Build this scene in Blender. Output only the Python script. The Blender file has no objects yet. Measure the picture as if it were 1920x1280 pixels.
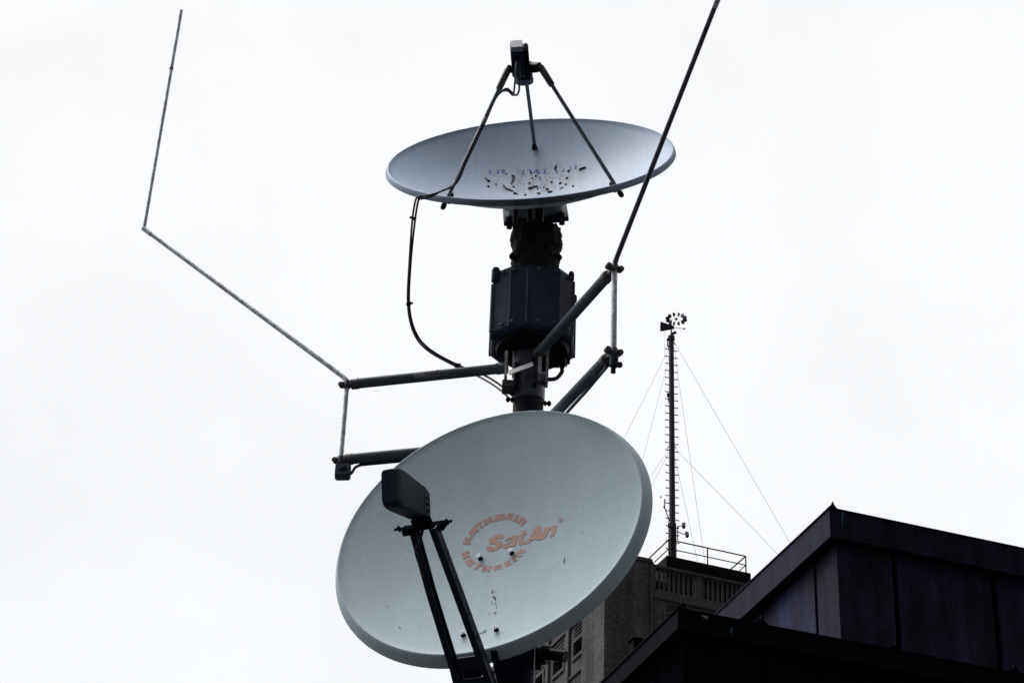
import bpy, bmesh, math, random
from mathutils import Vector as V, Matrix
random.seed(7)
R_ = math.radians
SC = bpy.context.scene
COL = SC.collection

# ------------------------------------------------------------------ camera model
FPX = 4200.0
TH = math.atan(4200 / 6795.0)
RO = math.atan(260 / 6790.0)
CAM = V((0, 0, 1.6))
FW = V((0, math.cos(TH), math.sin(TH)))
R0 = V((1, 0, 0)); U0 = V((0, -math.sin(TH), math.cos(TH)))
RT = R0 * math.cos(RO) + U0 * math.sin(RO)
UP = U0 * math.cos(RO) - R0 * math.sin(RO)
Z = V((0, 0, 1))

def ray(px, py):
    return FW + RT * ((px - 960) / FPX) - UP * ((py - 640) / FPX)
def at(px, py, Y):
    d = ray(px, py); return CAM + d * (Y / d.y)
def atD(px, py, D):
    return CAM + ray(px, py) * D
def atz(px, py, z):
    d = ray(px, py); return CAM + d * ((z - CAM.z) / d.z)
def atplane(px, py, p0, n):
    d = ray(px, py); return CAM + d * ((p0 - CAM).dot(n) / d.dot(n))
def proj(p):
    v = V(p) - CAM; w = v.dot(FW)
    return 960 + FPX * v.dot(RT) / w, 640 - FPX * v.dot(UP) / w

cam = bpy.data.cameras.new('camera'); co = bpy.data.objects.new('camera', cam); COL.objects.link(co)
cam.sensor_width = 36; cam.sensor_fit = 'HORIZONTAL'; cam.lens = 36 * FPX / 1920
cam.clip_start = 0.05; cam.clip_end = 20000
m = Matrix.Identity(4)
for i, c in enumerate((RT, UP, -FW)):
    for j in range(3): m[j][i] = c[j]
m.translation = CAM
co.matrix_world = m
SC.camera = co

# ------------------------------------------------------------------ materials
def lin(r, g, b):
    f = lambda c: (c / 255 / 12.92) if c / 255 <= .04045 else ((c / 255 + .055) / 1.055) ** 2.4
    return (f(r), f(g), f(b))

def mat(name, col, rough=.5, metal=0.0, n1=(3, .15), n2=None, bump=0.0, bscale=60, streak=None, spec=.5, coords='Object'):
    """base colour modulated by a broad noise, an optional fine grain and vertical streaks"""
    M = bpy.data.materials.new(name); M.use_nodes = True
    nt = M.node_tree; N = nt.nodes; L = nt.links
    bs = N['Principled BSDF']
    bs.inputs['Roughness'].default_value = rough
    bs.inputs['Metallic'].default_value = metal
    bs.inputs['Specular IOR Level'].default_value = spec
    tc = N.new('ShaderNodeTexCoord')
    def noise(scale, detail=4, stretch=None):
        t = N.new('ShaderNodeTexNoise'); t.inputs['Scale'].default_value = scale; t.inputs['Detail'].default_value = detail
        if stretch:
            mp = N.new('ShaderNodeMapping'); mp.inputs['Scale'].default_value = stretch
            L.new(tc.outputs[coords], mp.inputs['Vector']); L.new(mp.outputs['Vector'], t.inputs['Vector'])
        else:
            L.new(tc.outputs[coords], t.inputs['Vector'])
        return t.outputs['Fac']
    def rng(src, lo, hi, a=.3, b=.7):
        r = N.new('ShaderNodeMapRange'); r.inputs['From Min'].default_value = a; r.inputs['From Max'].default_value = b
        r.inputs['To Min'].default_value = lo; r.inputs['To Max'].default_value = hi
        L.new(src, r.inputs['Value']); return r.outputs['Result']
    def mul(a, b):
        x = N.new('ShaderNodeMath'); x.operation = 'MULTIPLY'; L.new(a, x.inputs[0]); L.new(b, x.inputs[1]); return x.outputs[0]
    f = rng(noise(n1[0]), 1 - n1[1], 1 + n1[1])
    if n2: f = mul(f, rng(noise(n2[0], 2), 1 - n2[1], 1 + n2[1]))
    if streak: f = mul(f, rng(noise(streak[0], 5, streak[2] if len(streak) > 2 else (1, 1, .06)), 1 - streak[1], 1 + streak[1]))
    mx = N.new('ShaderNodeVectorMath'); mx.operation = 'SCALE'
    mx.inputs[0].default_value = col
    L.new(f, mx.inputs['Scale']); L.new(mx.outputs['Vector'], bs.inputs['Base Color'])
    if bump:
        b = N.new('ShaderNodeBump'); b.inputs['Strength'].default_value = bump; b.inputs['Distance'].default_value = .01
        L.new(noise(bscale, 5), b.inputs['Height']); L.new(b.outputs['Normal'], bs.inputs['Normal'])
    M['_out'] = mx.name
    return M

M = {}
M['dish_low'] = mat('weathered greenish grey dish paint', (.445, .53, .575), .5, 0, (2.2, .05), (330, .2), 0, 40, (16, .035, (1, .05, 1)), spec=.06)
M['dish_high'] = mat('weathered bluish grey dish paint', (.345, .41, .515), .5, 0, (3, .06), (330, .2), 0, 40, spec=.06)
M['rim_dark'] = mat('grimy dish edge paint', (.15, .17, .18), .5, 0, (6, .15), (250, .12), spec=.06)
M['logo'] = mat('faded red print', (.375, .20, .15), .6, 0, (12, .12), (330, .15))
M['blue'] = mat('blue print', (.04, .10, .36), .6, spec=.08)
M['scuff'] = mat('dark scuff', (.05, .05, .055), .8, spec=.08)
M['dirt'] = mat('dark wet leaf', (.016, .012, .012), .8, spec=.08)
M['brown'] = mat('brown leaf', (.10, .06, .05), .8, spec=.08)
M['galv'] = mat('galvanised tube', (.56, .57, .64), .42, .2, (28, .5), (160, .35), .15, 120)
M['galv_dark'] = mat('weathered dark tube', (.075, .08, .10), .5, .3, (30, .4), (150, .3))
M['grp'] = mat('grey glassfibre arm', (.075, .090, .115), .5, 0, (9, .2), (200, .15), spec=.06)
M['clampmetal'] = mat('dull cast clamp', (.075, .072, .078), .5, .4, (40, .35), (160, .2))
M['black'] = mat('black plastic', (.009, .010, .014), .5, 0, (10, .2), spec=.06)
M['housing'] = mat('black cast housing', (.034, .041, .070), .5, 0, (8, .3), (240, .3), .25, 90, spec=.06)
M['wrap'] = mat('tarry black wrapping', (.022, .023, .021), .75, 0, (14, .5), None, .8, 40, spec=.06)
M['pole'] = mat('dark painted steel pole', (.040, .049, .070), .42, .2, (9, .25), (220, .3), .1, 100)
M['sleeve'] = mat('darker pole coating', (.012, .014, .018), .5, 0, (9, .25), (220, .2), spec=.08)
M['rib'] = mat('highlighted casting edge', (.10, .105, .13), .5, 0, (30, .3), spec=.2)  # lighter than the housing: edge highlights painted into the colour
M['bracket'] = mat('grey bracket metal', (.42, .41, .43), .5, 0, (30, .35), (160, .2), spec=.3)
M['lampblack'] = mat('matt black fitting', (.006, .007, .011), .8, 0, spec=0.0)
M['band'] = mat('pale strap', (.85, .83, .82), .5, 0, (30, .06))
M['arm'] = mat('dark blue grey feed arm', (.020, .028, .046), .45, 0, (7, .2), (220, .25), spec=.06)
M['lnb'] = mat('dark slate plastic', (.020, .027, .043), .5, 0, (7, .15), (240, .2), spec=.06)
M['lnb_grey'] = mat('grey feed cover', (.10, .11, .15), .55, 0, (10, .1), (240, .2), spec=.08)
M['steel'] = mat('bright bolt', (.75, .75, .78), .3, .3, (40, .1))
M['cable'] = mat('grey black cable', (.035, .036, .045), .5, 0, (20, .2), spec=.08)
M['cable_lit'] = mat('lit grey cable', (.11, .11, .13), .5, 0, (20, .2))  # paler copy of the cable colour, painted as if lit
M['sticker'] = mat('silver sticker', (.20, .20, .23), .5, 0, (30, .2), spec=.08)
M['stone'] = mat('sooty stone', (.104, .095, .099), .9, 0, (.5, .26), (9, .34), .5, 9, (1.6, .32), spec=.06)
M['stone_trim'] = mat('paler sooty stone trim', (.112, .102, .110), .9, 0, (.6, .2), (8, .2), .4, 9, spec=.06)
M['glass'] = mat('dark window glass', (.004, .005, .007), .2, 0, spec=.06)
M['slab'] = mat('black roofing felt', (.009, .009, .013), .8, 0, (1, .2), spec=.06)
M['iron'] = mat('dark painted iron', (.008, .009, .014), .5, 0, (1, .2), spec=.06)
M['mastm'] = mat('dark mast steel', (.011, .013, .022), .5, .2, (1.5, .4))
M['lamp'] = mat('grey lamp housing', (.32, .33, .36), .5, 0, (3, .2), spec=.08)
M['wire'] = mat('steel wire', (.20, .21, .24), .5, .2)
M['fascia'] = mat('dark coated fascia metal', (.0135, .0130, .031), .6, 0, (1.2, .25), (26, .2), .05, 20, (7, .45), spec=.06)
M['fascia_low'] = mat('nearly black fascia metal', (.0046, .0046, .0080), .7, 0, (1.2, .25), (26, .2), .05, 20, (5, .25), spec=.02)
M['seam'] = mat('black joint', (.0025, .0025, .004), .8, spec=.06)
M['soffit'] = mat('black soffit board', (.004, .004, .005), .9, spec=.06)
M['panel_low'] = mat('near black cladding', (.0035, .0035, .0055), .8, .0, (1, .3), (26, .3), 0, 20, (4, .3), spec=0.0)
M['patina'] = mat('green patina', (.045, .12, .14), .7, spec=.08)
M['drop'] = mat('bird dropping', (.25, .27, .30), .8, spec=.08)
M['ground'] = mat('dark asphalt', (.032, .032, .034), .9, 0, (.3, .2), (30, .3), spec=.06)

def masonry(m_, w_, h_):
    """faint ashlar joints; u runs along either face of the tower"""
    nt = m_.node_tree; N = nt.nodes; L = nt.links
    tc = N.new('ShaderNodeTexCoord'); dp = N.new('ShaderNodeVectorMath'); dp.operation = 'DOT_PRODUCT'
    L.new(tc.outputs['Object'], dp.inputs[0]); dp.inputs[1].default_value = (.58, 1.29, 0)
    sp = N.new('ShaderNodeSeparateXYZ'); L.new(tc.outputs['Object'], sp.inputs[0])
    cb = N.new('ShaderNodeCombineXYZ'); L.new(dp.outputs['Value'], cb.inputs[0]); L.new(sp.outputs['Z'], cb.inputs[1])
    bt = N.new('ShaderNodeTexBrick'); bt.inputs['Scale'].default_value = 1.0; bt.inputs['Brick Width'].default_value = w_; bt.inputs['Row Height'].default_value = h_
    bt.inputs['Mortar Size'].default_value = .022; bt.inputs['Mortar Smooth'].default_value = .4
    bt.inputs['Color1'].default_value = (1.05, 1.04, 1.03, 1); bt.inputs['Color2'].default_value = (.95, .95, .96, 1); bt.inputs['Mortar'].default_value = (.78, .78, .79, 1)
    L.new(cb.outputs[0], bt.inputs['Vector'])
    mm = N.new('ShaderNodeVectorMath'); mm.operation = 'MULTIPLY'
    L.new(N[m_['_out']].outputs['Vector'], mm.inputs[0]); L.new(bt.outputs['Color'], mm.inputs[1])
    L.new(mm.outputs['Vector'], N['Principled BSDF'].inputs['Base Color'])
masonry(M['stone'], 1.15, .52)

def clad_mat():
    """oxidised copper-brown sheet with blue-violet bloom in patches and streaks"""
    m_ = mat('oxidised cladding sheet', (.028, .028, .049), .6, 0, (1.2, .2), (30, .2), .05, 20, (6, .25), spec=.05)
    nt = m_.node_tree; N = nt.nodes; L = nt.links
    tc = N.new('ShaderNodeTexCoord'); mp = N.new('ShaderNodeMapping'); mp.inputs['Scale'].default_value = (1, 1, .35)
    L.new(tc.outputs['Object'], mp.inputs['Vector'])
    t = N.new('ShaderNodeTexNoise'); t.inputs['Scale'].default_value = 2.6; t.inputs['Detail'].default_value = 8; t.inputs['Roughness'].default_value = .72
    L.new(mp.outputs['Vector'], t.inputs['Vector'])
    cr = N.new('ShaderNodeValToRGB')
    cr.color_ramp.elements[0].position = .42; cr.color_ramp.elements[0].color = (.72, .62, .62, 1)
    cr.color_ramp.elements[1].position = .62; cr.color_ramp.elements[1].color = (1.3, 1.4, 1.95, 1)
    L.new(t.outputs['Fac'], cr.inputs['Fac'])
    mm = N.new('ShaderNodeVectorMath'); mm.operation = 'MULTIPLY'
    L.new(N[m_['_out']].outputs['Vector'], mm.inputs[0]); L.new(cr.outputs['Color'], mm.inputs[1])
    L.new(mm.outputs['Vector'], N['Principled BSDF'].inputs['Base Color'])
    return m_
M['clad'] = clad_mat()

# ------------------------------------------------------------------ mesh builder
class MB:
    def __init__(s): s.v = []; s.f = []
    def add(s, vs, fs):
        o = len(s.v); s.v += [V(p) for p in vs]; s.f += [tuple(i + o for i in f) for f in fs]; return s
    def box(s, c, ax, ay, az, sx, sy, sz):
        c = V(c); ax = V(ax).normalized() * sx / 2; ay = V(ay).normalized() * sy / 2; az = V(az).normalized() * sz / 2
        P = [c + ax * i + ay * j + az * k for k in (-1, 1) for j in (-1, 1) for i in (-1, 1)]
        return s.add(P, [(0, 2, 3, 1), (4, 5, 7, 6), (0, 1, 5, 4), (2, 6, 7, 3), (0, 4, 6, 2), (1, 3, 7, 5)])
    def prism(s, poly, vec):
        n = len(poly); poly = [V(p) for p in poly]; vec = V(vec)
        return s.add(poly + [p + vec for p in poly],
                     [tuple(range(n)), tuple(range(2 * n - 1, n - 1, -1))] + [(i, (i + 1) % n, n + (i + 1) % n, n + i) for i in range(n)])
    def lathe(s, o, axis, prof, seg=24, xd=None, rot=0, sx=1, sy=1):
        o = V(o); w = V(axis).normalized()
        x = V(xd) if xd is not None else (V((1, 0, 0)) if abs(w.x) < .8 else V((0, 1, 0)))
        x = (x - w * x.dot(w)).normalized(); y = w.cross(x)
        vs = []; fs = []
        for r, h in prof:
            for k in range(seg):
                a = 2 * math.pi * k / seg + rot
                vs.append(o + w * h + (x * math.cos(a) * sx + y * math.sin(a) * sy) * r)
        n = len(prof)
        for i in range(n - 1):
            for k in range(seg):
                fs.append((i * seg + k, i * seg + (k + 1) % seg, (i + 1) * seg + (k + 1) % seg, (i + 1) * seg + k))
        fs.append(tuple(range(seg - 1, -1, -1))); fs.append(tuple(range((n - 1) * seg, n * seg)))
        return s.add(vs, fs)
    def tube(s, pts, r, seg=12):
        pts = [V(p) for p in pts]; n = len(pts)
        rr = r if isinstance(r, (list, tuple)) else [r] * n
        t = []
        for i in range(n):
            a = (pts[i] - pts[i - 1]).normalized() if i else None
            b = (pts[i + 1] - pts[i]).normalized() if i < n - 1 else None
            t.append((a or b) if not (a and b) else (a + b).normalized())
        x = t[0].orthogonal().normalized(); vs = []; fs = []
        for i in range(n):
            x = (x - t[i] * x.dot(t[i])).normalized(); y = t[i].cross(x)
            k_ = 1.0
            if 0 < i < n - 1:
                c = (pts[i] - pts[i - 1]).normalized().dot(t[i]); k_ = 1 / max(c, .6)
            for k in range(seg):
                a = 2 * math.pi * k / seg
                vs.append(pts[i] + (x * math.cos(a) + y * math.sin(a)) * rr[i] * (k_ if k_ < 1.2 else 1.1))
        for i in range(n - 1):
            for k in range(seg):
                fs.append((i * seg + k, i * seg + (k + 1) % seg, (i + 1) * seg + (k + 1) % seg, (i + 1) * seg + k))
        fs.append(tuple(range(seg - 1, -1, -1))); fs.append(tuple(range((n - 1) * seg, n * seg)))
        return s.add(vs, fs)
    def ball(s, c, r, seg=12, sq=(1, 1, 1)):
        c = V(c); vs = []; fs = []; n = seg // 2
        for i in range(1, n):
            p = math.pi * i / n
            for k in range(seg):
                a = 2 * math.pi * k / seg
                vs.append(c + V((math.sin(p) * math.cos(a) * sq[0], math.sin(p) * math.sin(a) * sq[1], math.cos(p) * sq[2])) * r)
        for i in range(n - 2):
            for k in range(seg):
                fs.append((i * seg + k, (i + 1) * seg + k, (i + 1) * seg + (k + 1) % seg, i * seg + (k + 1) % seg))
        fs.append(tuple(range(seg))); fs.append(tuple(range((n - 1) * seg - 1, (n - 2) * seg - 1, -1)))
        return s.add(vs, fs)
    def build(s, name, material, parent=None, bevel=0.0, smooth=True, recalc=True, local=False, angle=35, org=None):
        inv = Matrix.Identity(4)
        root = parent
        while root is not None and root.parent is not None: root = root.parent
        if root is not None and not local: inv = root.matrix_basis.inverted()
        o0 = V((0, 0, 0))
        if parent is None:
            o0 = V(org) if org is not None else sum(s.v, V((0, 0, 0))) / len(s.v)
        me = bpy.data.meshes.new(name)
        me.from_pydata([tuple((inv @ p) - o0) for p in s.v], [], s.f)
        if recalc:
            bm = bmesh.new(); bm.from_mesh(me); bmesh.ops.recalc_face_normals(bm, faces=bm.faces)
            if bevel: 
                es = [e for e in bm.edges if len(e.link_faces) == 2 and e.calc_face_angle(0) > .6]
                bmesh.ops.bevel(bm, geom=es, offset=bevel, segments=2, affect='EDGES', clamp_overlap=True)
            bm.to_mesh(me); bm.free()
        if smooth:
            me.shade_smooth(); me.set_sharp_from_angle(angle=R_(angle))
        mm = material if isinstance(material, (list, tuple)) else [material]
        for q in mm: me.materials.append(q)
        o = bpy.data.objects.new(name, me); COL.objects.link(o)
        if parent is not None: o.parent = parent
        else: o.location = o0
        return o

def tag(o, label, cat, group=None):
    o['label'] = label; o['category'] = cat
    if group: o['group'] = group
    return o
def thing(name, label, cat, loc=(0, 0, 0), mtx=None, group=None):
    o = bpy.data.objects.new(name, None); COL.objects.link(o); o.empty_display_size = .1
    if mtx is not None: o.matrix_basis = mtx
    else: o.location = loc
    bpy.context.view_layer.update()
    return tag(o, label, cat, group)
def frame(o, x, y, z):
    m_ = Matrix.Identity(4)
    for i, c in enumerate((x, y, z)):
        for j in range(3): m_[j][i] = c[j]
    m_.translation = o
    return m_
def smoothpath(pts, n=8):
    """Catmull-Rom through pts"""
    P = [V(p) for p in pts]; P = [P[0] * 2 - P[1]] + P + [P[-1] * 2 - P[-2]]; out = []
    for i in range(1, len(P) - 2):
        for k in range(n):
            t = k / n; a, b, c, d = P[i - 1:i + 3]
            out.append(.5 * ((2 * b) + (c - a) * t + (2 * a - 5 * b + 4 * c - d) * t * t + (3 * b - a - 3 * c + d) * t ** 3))
    out.append(P[-2]); return out

# ------------------------------------------------------------------ ground
g = MB().box((0, 0, -.5), (1, 0, 0), (0, 1, 0), Z, 8000, 8000, 1.0).build('ground', M['ground'], smooth=False)
g['kind'] = 'structure'

# ------------------------------------------------------------------ main mast
PP = atD(991, 740, 9.0); PX, PY = PP.x, PP.y
K = 9.0 / FPX                              # metres per photo pixel at the mast
pz = lambda py, dy=0: at(991 - (py - 740) * .033, py, PY + dy).z
base = V((PX, PY, 0))
def pv(z, dx=0, dy=0): return V((PX + dx, PY + dy, z))

mast = thing('antenna_mast', 'thick dark vertical steel pole carrying both satellite dishes and the motor', 'mast', base)
zs = pz(753)
MB().tube([pv(0), pv(zs + .02)], .0615, 32).build('pole', M['sleeve'], mast)
MB().lathe(pv(zs - .004), Z, [(.0618, 0), (.0655, .004), (.0655, pz(640) - zs)], 36).build('sleeve', M['pole'], mast)
MB().lathe(pv(0), Z, [(.2, 0), (.2, .02), (.075, .025), (.068, .12)], 24).build('base_flange', M['pole'], mast)
for px, py, sgn in ((958, 749, -1), (1024, 756, 1)):
    p = at(px, py, PY - .02); q = pv(p.z, 0, -.02)
    d = (p - q).normalized()
    MB().tube([q + d * .06, p + d * .012], .006, 10).ball(p + d * .012, .013, 10, (.7, .7, 1)).ball(p - d * .004, .012, 10, (.6, .6, 1)).build('wing_bolt', M['black'], mast)
p = at(1002, 722, PY - .062)
MB().ball(p, .012, 10).build('bolt', M['black'], mast)
# bracket holding the upper arms
zb0, zb1 = pz(706, -.08), pz(648, -.08)
br = MB()
lx, rx = at(949, 680, PY - .05).x, at(1012, 680, PY - .05).x
br.box(V((lx, PY - .03, (zb0 + zb1) / 2 - .015)), (1, 0, 0), (0, 1, 0), Z, .012, .10, .125)
br.box(V((lx + .028, PY - .072, (zb0 + zb1) / 2 - .015)), (1, 0, 0), (0, 1, 0), Z, .006, .012, .125)
br.build('bracket_cheek', M['bracket'], mast, bevel=.002); br = MB()
br.box(V((rx, PY - .055, (zb0 + zb1) / 2)), (1, 0, 0), (0, 1, 0), Z, .016, .10, .145)
br.box(V((rx + .03, PY - .035, (zb0 + zb1) / 2)), (1, 0, 0), (0, 1, 0), Z, .012, .08, .145)
br.box(V((rx + .014, PY - .05, (zb0 + zb1) / 2 - .055)), (1, 0, 0), (0, 1, 0), Z, .03, .07, .012)
br.build('bracket_cheek', M['bracket'], mast, bevel=.002)
MB().box(V((lx + .012, PY - .04, zb0 - .028)), (1, 0, 0), (0, 1, 0), Z, .05, .07, .03).build('bracket_foot', M['clampmetal'], mast, bevel=.002)
a, b = at(954, 699, PY - .108), at(999, 682, PY - .108)
MB().box((a + b) / 2, b - a, V((-.15, .75, .9)), V((0, -.9, .75)), (b - a).length, .044, .004).build('strap', M['band'], mast)
# pipe clamp and cross tube seen under the lower dish
q = at(1030, 1226, PY - .06)
pc = MB().tube([q + V((-.06, .03, .02)), q + V((.06, -.03, -.02))], .022, 14)
pc.lathe(q + V((-.03, .02, .01)), (1, -.3, -.3), [(.036, 0), (.04, .01), (.036, .03)], 16)
pc.box(q + V((-.055, .03, -.005)), (1, 0, 0), (0, 1, 0), Z, .05, .05, .07)
pc.build('pipe_clamp', M['black'], mast)
a = at(1003, 1213, PY - .06); MB().tube([a, V((a.x, a.y, a.z - .6))], .0022, 8).build('thin_rod', M['galv'], mast)  # thin pale rod at the right edge of the pole

# ------------------------------------------------------------------ rotor motor
zt = pz(497, -.15); zb = at(985, 614, PY - .165).z
RC = pv(0, at(1000, 590, PY).x - PX, 0)
rot = thing('antenna_rotor', 'black ribbed motor housing with ragged wrapped neck on top of the pole', 'antenna rotor', V((PX, PY, zb)))
H = zt - zb
plan = [(-.170, -.10), (-.098, -.155), (-.03, -.168), (.045, -.168), (.105, -.152), (.162, -.085), (.170, .07), (.12, .15), (-.12, .15), (-.170, .08)]
def ring_at(k, z): return [V((RC.x + x * k, RC.y + y * k, z)) for x, y in plan]
hs = [(.95, zb), (1.0, zb + .014), (1.0, zb + H * .72), (.985, zt - .03), (.955, zt - .006), (.88, zt)]
mbh = MB(); vs = []; fs = []; npl = len(plan)
for k, z in hs: vs += ring_at(k, z)
for i in range(len(hs) - 1):
    for j in range(npl): fs.append((i * npl + j, i * npl + (j + 1) % npl, (i + 1) * npl + (j + 1) % npl, (i + 1) * npl + j))
fs += [tuple(range(npl - 1, -1, -1)), tuple(range((len(hs) - 1) * npl, len(hs) * npl))]
mbh.add(vs, fs).build('housing', M['housing'], rot, bevel=.004, angle=15)
MB().lathe(V((RC.x, RC.y - .005, zb - .03)), Z, [(.11, 0), (.145, .010), (.152, .0295)], 30).build('base_cap', M['black'], rot)
# cover rim, vertical ribs on the housing edges and corner lugs
for j in (0, 1, 2, 4, 5, 6, 9):
    x, y = plan[j]; d = V((x, y, 0)).normalized(); big = j in (0, 6, 9)
    zz0, zz1 = (zb + .01, zb + H * .78) if big else (zb + .02, zt - .03)
    MB().box(V((RC.x + x, RC.y + y, (zz0 + zz1) / 2)), d.cross(Z), d, Z, .012 if big else .007, .014 if big else .008, zz1 - zz0).build('rib', M['rib'], rot, bevel=.002)
for x, y, s_, zz in ((-.160, -.102, 1.05, zt - .065), (.150, -.088, .7, zt - .035), (.168, -.02, .55, zb + H * .70), (-.163, -.08, .7, zb - .012)):
    c = V((RC.x + x, RC.y + y, zz))
    MB().lathe(c, Z, [(.008 * s_, 0), (.017 * s_, .010), (.017 * s_, .06 * s_), (.012 * s_, .07 * s_), (.004, .073 * s_)], 14).build('lug', M['housing'], rot)
for j, k, t_ in ((1, 2, .0), (2, 3, .5), (3, 4, .5), (4, 5, .5), (0, 1, .5)):
    x = plan[j][0] * (1 - t_) + plan[k][0] * t_; y = plan[j][1] * (1 - t_) + plan[k][1] * t_; d = V((x, y, 0)).normalized()
    for zz in (zb + H * .10, zb + H * .90):
        c = V((RC.x + x * .80 + (plan[k][0] * .2), RC.y + y * .80 + plan[k][1] * .2, zz)); MB().lathe(c - d * .006, d, [(.007, 0), (.007, .012), (.005, .015)], 6).build('cover_bolt', M['rib'], rot)
# ear on the lower right and the cable gland below it
c = at(1058, 655, PY + .06)
MB().box(c, (1, 0, 0), (0, 1, 0), Z, .05, .09, .12).build('terminal_box', M['housing'], rot, bevel=.01)
gl = at(1054, 683, PY + .02)
MB().lathe(gl + Z * .012, -Z, [(.014, -.02), (.016, 0), (.016, .014), (.009, .03)], 14).build('cable_gland', M['black'], rot)
# neck with ragged wrap
zn0, zn1 = zt - .02, pz(417, -.08)
def wrap():
    mb = MB(); seg = 64; rows = 34; vs = []; fs = []
    import mathutils.noise as mn
    for i in range(rows):
        t = i / (rows - 1); z = zn0 + (zn1 - zn0) * t
        b_ = .095 + .018 * math.exp(-((t - .10) / .075) ** 4) + .004 * math.exp(-((t - .85) / .10) ** 2)
        for k in range(seg):
            a_ = 2 * math.pi * k / seg
            p_ = V((math.cos(a_) * 2.6, math.sin(a_) * 2.6, t * 5 + math.sin(a_) * .8))
            n = mn.noise(p_) * .011 + mn.noise(p_ * 2.7) * .006 + abs(mn.noise(p_ * V((1, 1, 2.2)) * 1.4)) * .012
            if math.cos(a_) > .5 and t > .68: n += .010
            vs.append(V((RC.x, RC.y, z + (mn.noise(p_ * 1.3) * .02 if i in (0, rows - 1) else 0))) + V((math.cos(a_), math.sin(a_), 0)) * (b_ + n))
    for i in range(rows - 1):
        for k in range(seg): fs.append((i * seg + k, i * seg + (k + 1) % seg, (i + 1) * seg + (k + 1) % seg, (i + 1) * seg + k))
    fs.append(tuple(range(seg - 1, -1, -1))); fs.append(tuple(range((rows - 1) * seg, rows * seg)))
    return mb.add(vs, fs)
wr = wrap().build('neck_wrap', M['wrap'], rot, angle=60)
for px, py, L_, w_, an in ((966, 482, .05, .026, -4), (1037, 443, .035, .035, 18), (1046, 481, .035, .022, -25), (966, 424, .03, .014, -20)):
    c = at(px, py, PY - .06); ca, sa = math.cos(R_(an)), math.sin(R_(an))
    MB().box(c, V((ca, .15, sa)), V((0, 1, 0)), V((-sa, 0, ca)), L_, .02, w_).build('tape_end', M['wrap'], wr, bevel=.005)
stud = MB()
for px in (966, 993, 1010): 
    c = at(px, 418, PY - .02); stud.tube([c - Z * .05, c + Z * .07], .010 if px != 1010 else .02, 10)
stud.build('stud', M['black'], rot)
c = at(1028, 426, PY - .05); MB().box(c, (1, 0, 0), (0, 1, 0), Z, .035, .05, .04).build('motor_block', M['black'], rot, bevel=.003)

# ------------------------------------------------------------------ upper dish
YD = PY + .07
UC = at(994, 295, YD)
dhat = ray(994, 295).normalized()
gi = -math.sin(R_(4.2)) * RT + math.cos(R_(4.2)) * UP
gi = (gi - dhat * gi.dot(dhat)).normalized()
el = R_(15.8)
UN = (gi * math.cos(el) - dhat * math.sin(el)).normalized()
UXd = RT * math.cos(R_(4.2)) + UP * math.sin(R_(4.2)); UXd = (UXd - UN * UXd.dot(UN)).normalized()
UYd = UN.cross(UXd)
KU = (UC - CAM).dot(FW) / FPX              # metres per photo pixel at the dish
UR = 266 * KU; UH = 76 * KU
ud = thing('satellite_dish', 'upper blue-grey dish facing the sky with feed held on three struts and dirt inside', 'satellite dish', mtx=frame(UC, UXd, UYd, UN))
UM = ud.matrix_basis.copy()
def ul(x, y, h): return V((x * KU, y * KU, h * KU))      # dish-local photo-pixel units -> local metres
def uz(x, y): return -UH * (1 - (x * x + y * y) / UR ** 2)

def dish(a, b, h, lip, thick, nseg=128, nr=22, off=0.0):
    """bowl of elliptical outline: inner face, rolled lip (out, down), outer face"""
    rows = []
    for i in range(1, nr + 1):
        s = i / nr; rows.append((s, 0, -h * (1 - s * s)))
    for o_, z_ in lip: rows.append((1, o_, z_))
    for i in range(nr, 0, -1):
        s = i / nr * .985; rows.append((s, 0, -h * (1 - s * s) - thick))
    vs = [V((0, 0, -h))]; fs = []
    for s, o_, z_ in rows:
        for k in range(nseg):
            t = 2 * math.pi * k / nseg
            vs.append(V(((a * s + o_) * math.cos(t), (b * s + o_) * math.sin(t), z_)))
    vs.append(V((0, 0, -h - thick))); nl = len(vs) - 1
    for k in range(nseg): fs.append((0, 1 + k, 1 + (k + 1) % nseg))
    for i in range(len(rows) - 1):
        A = 1 + i * nseg; B = A + nseg
        for k in range(nseg): fs.append((A + k, B + k, B + (k + 1) % nseg, A + (k + 1) % nseg))
    A = 1 + (len(rows) - 1) * nseg
    for k in range(nseg): fs.append((A + k, nl, A + (k + 1) % nseg))
    return MB().add(vs, fs)

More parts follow.
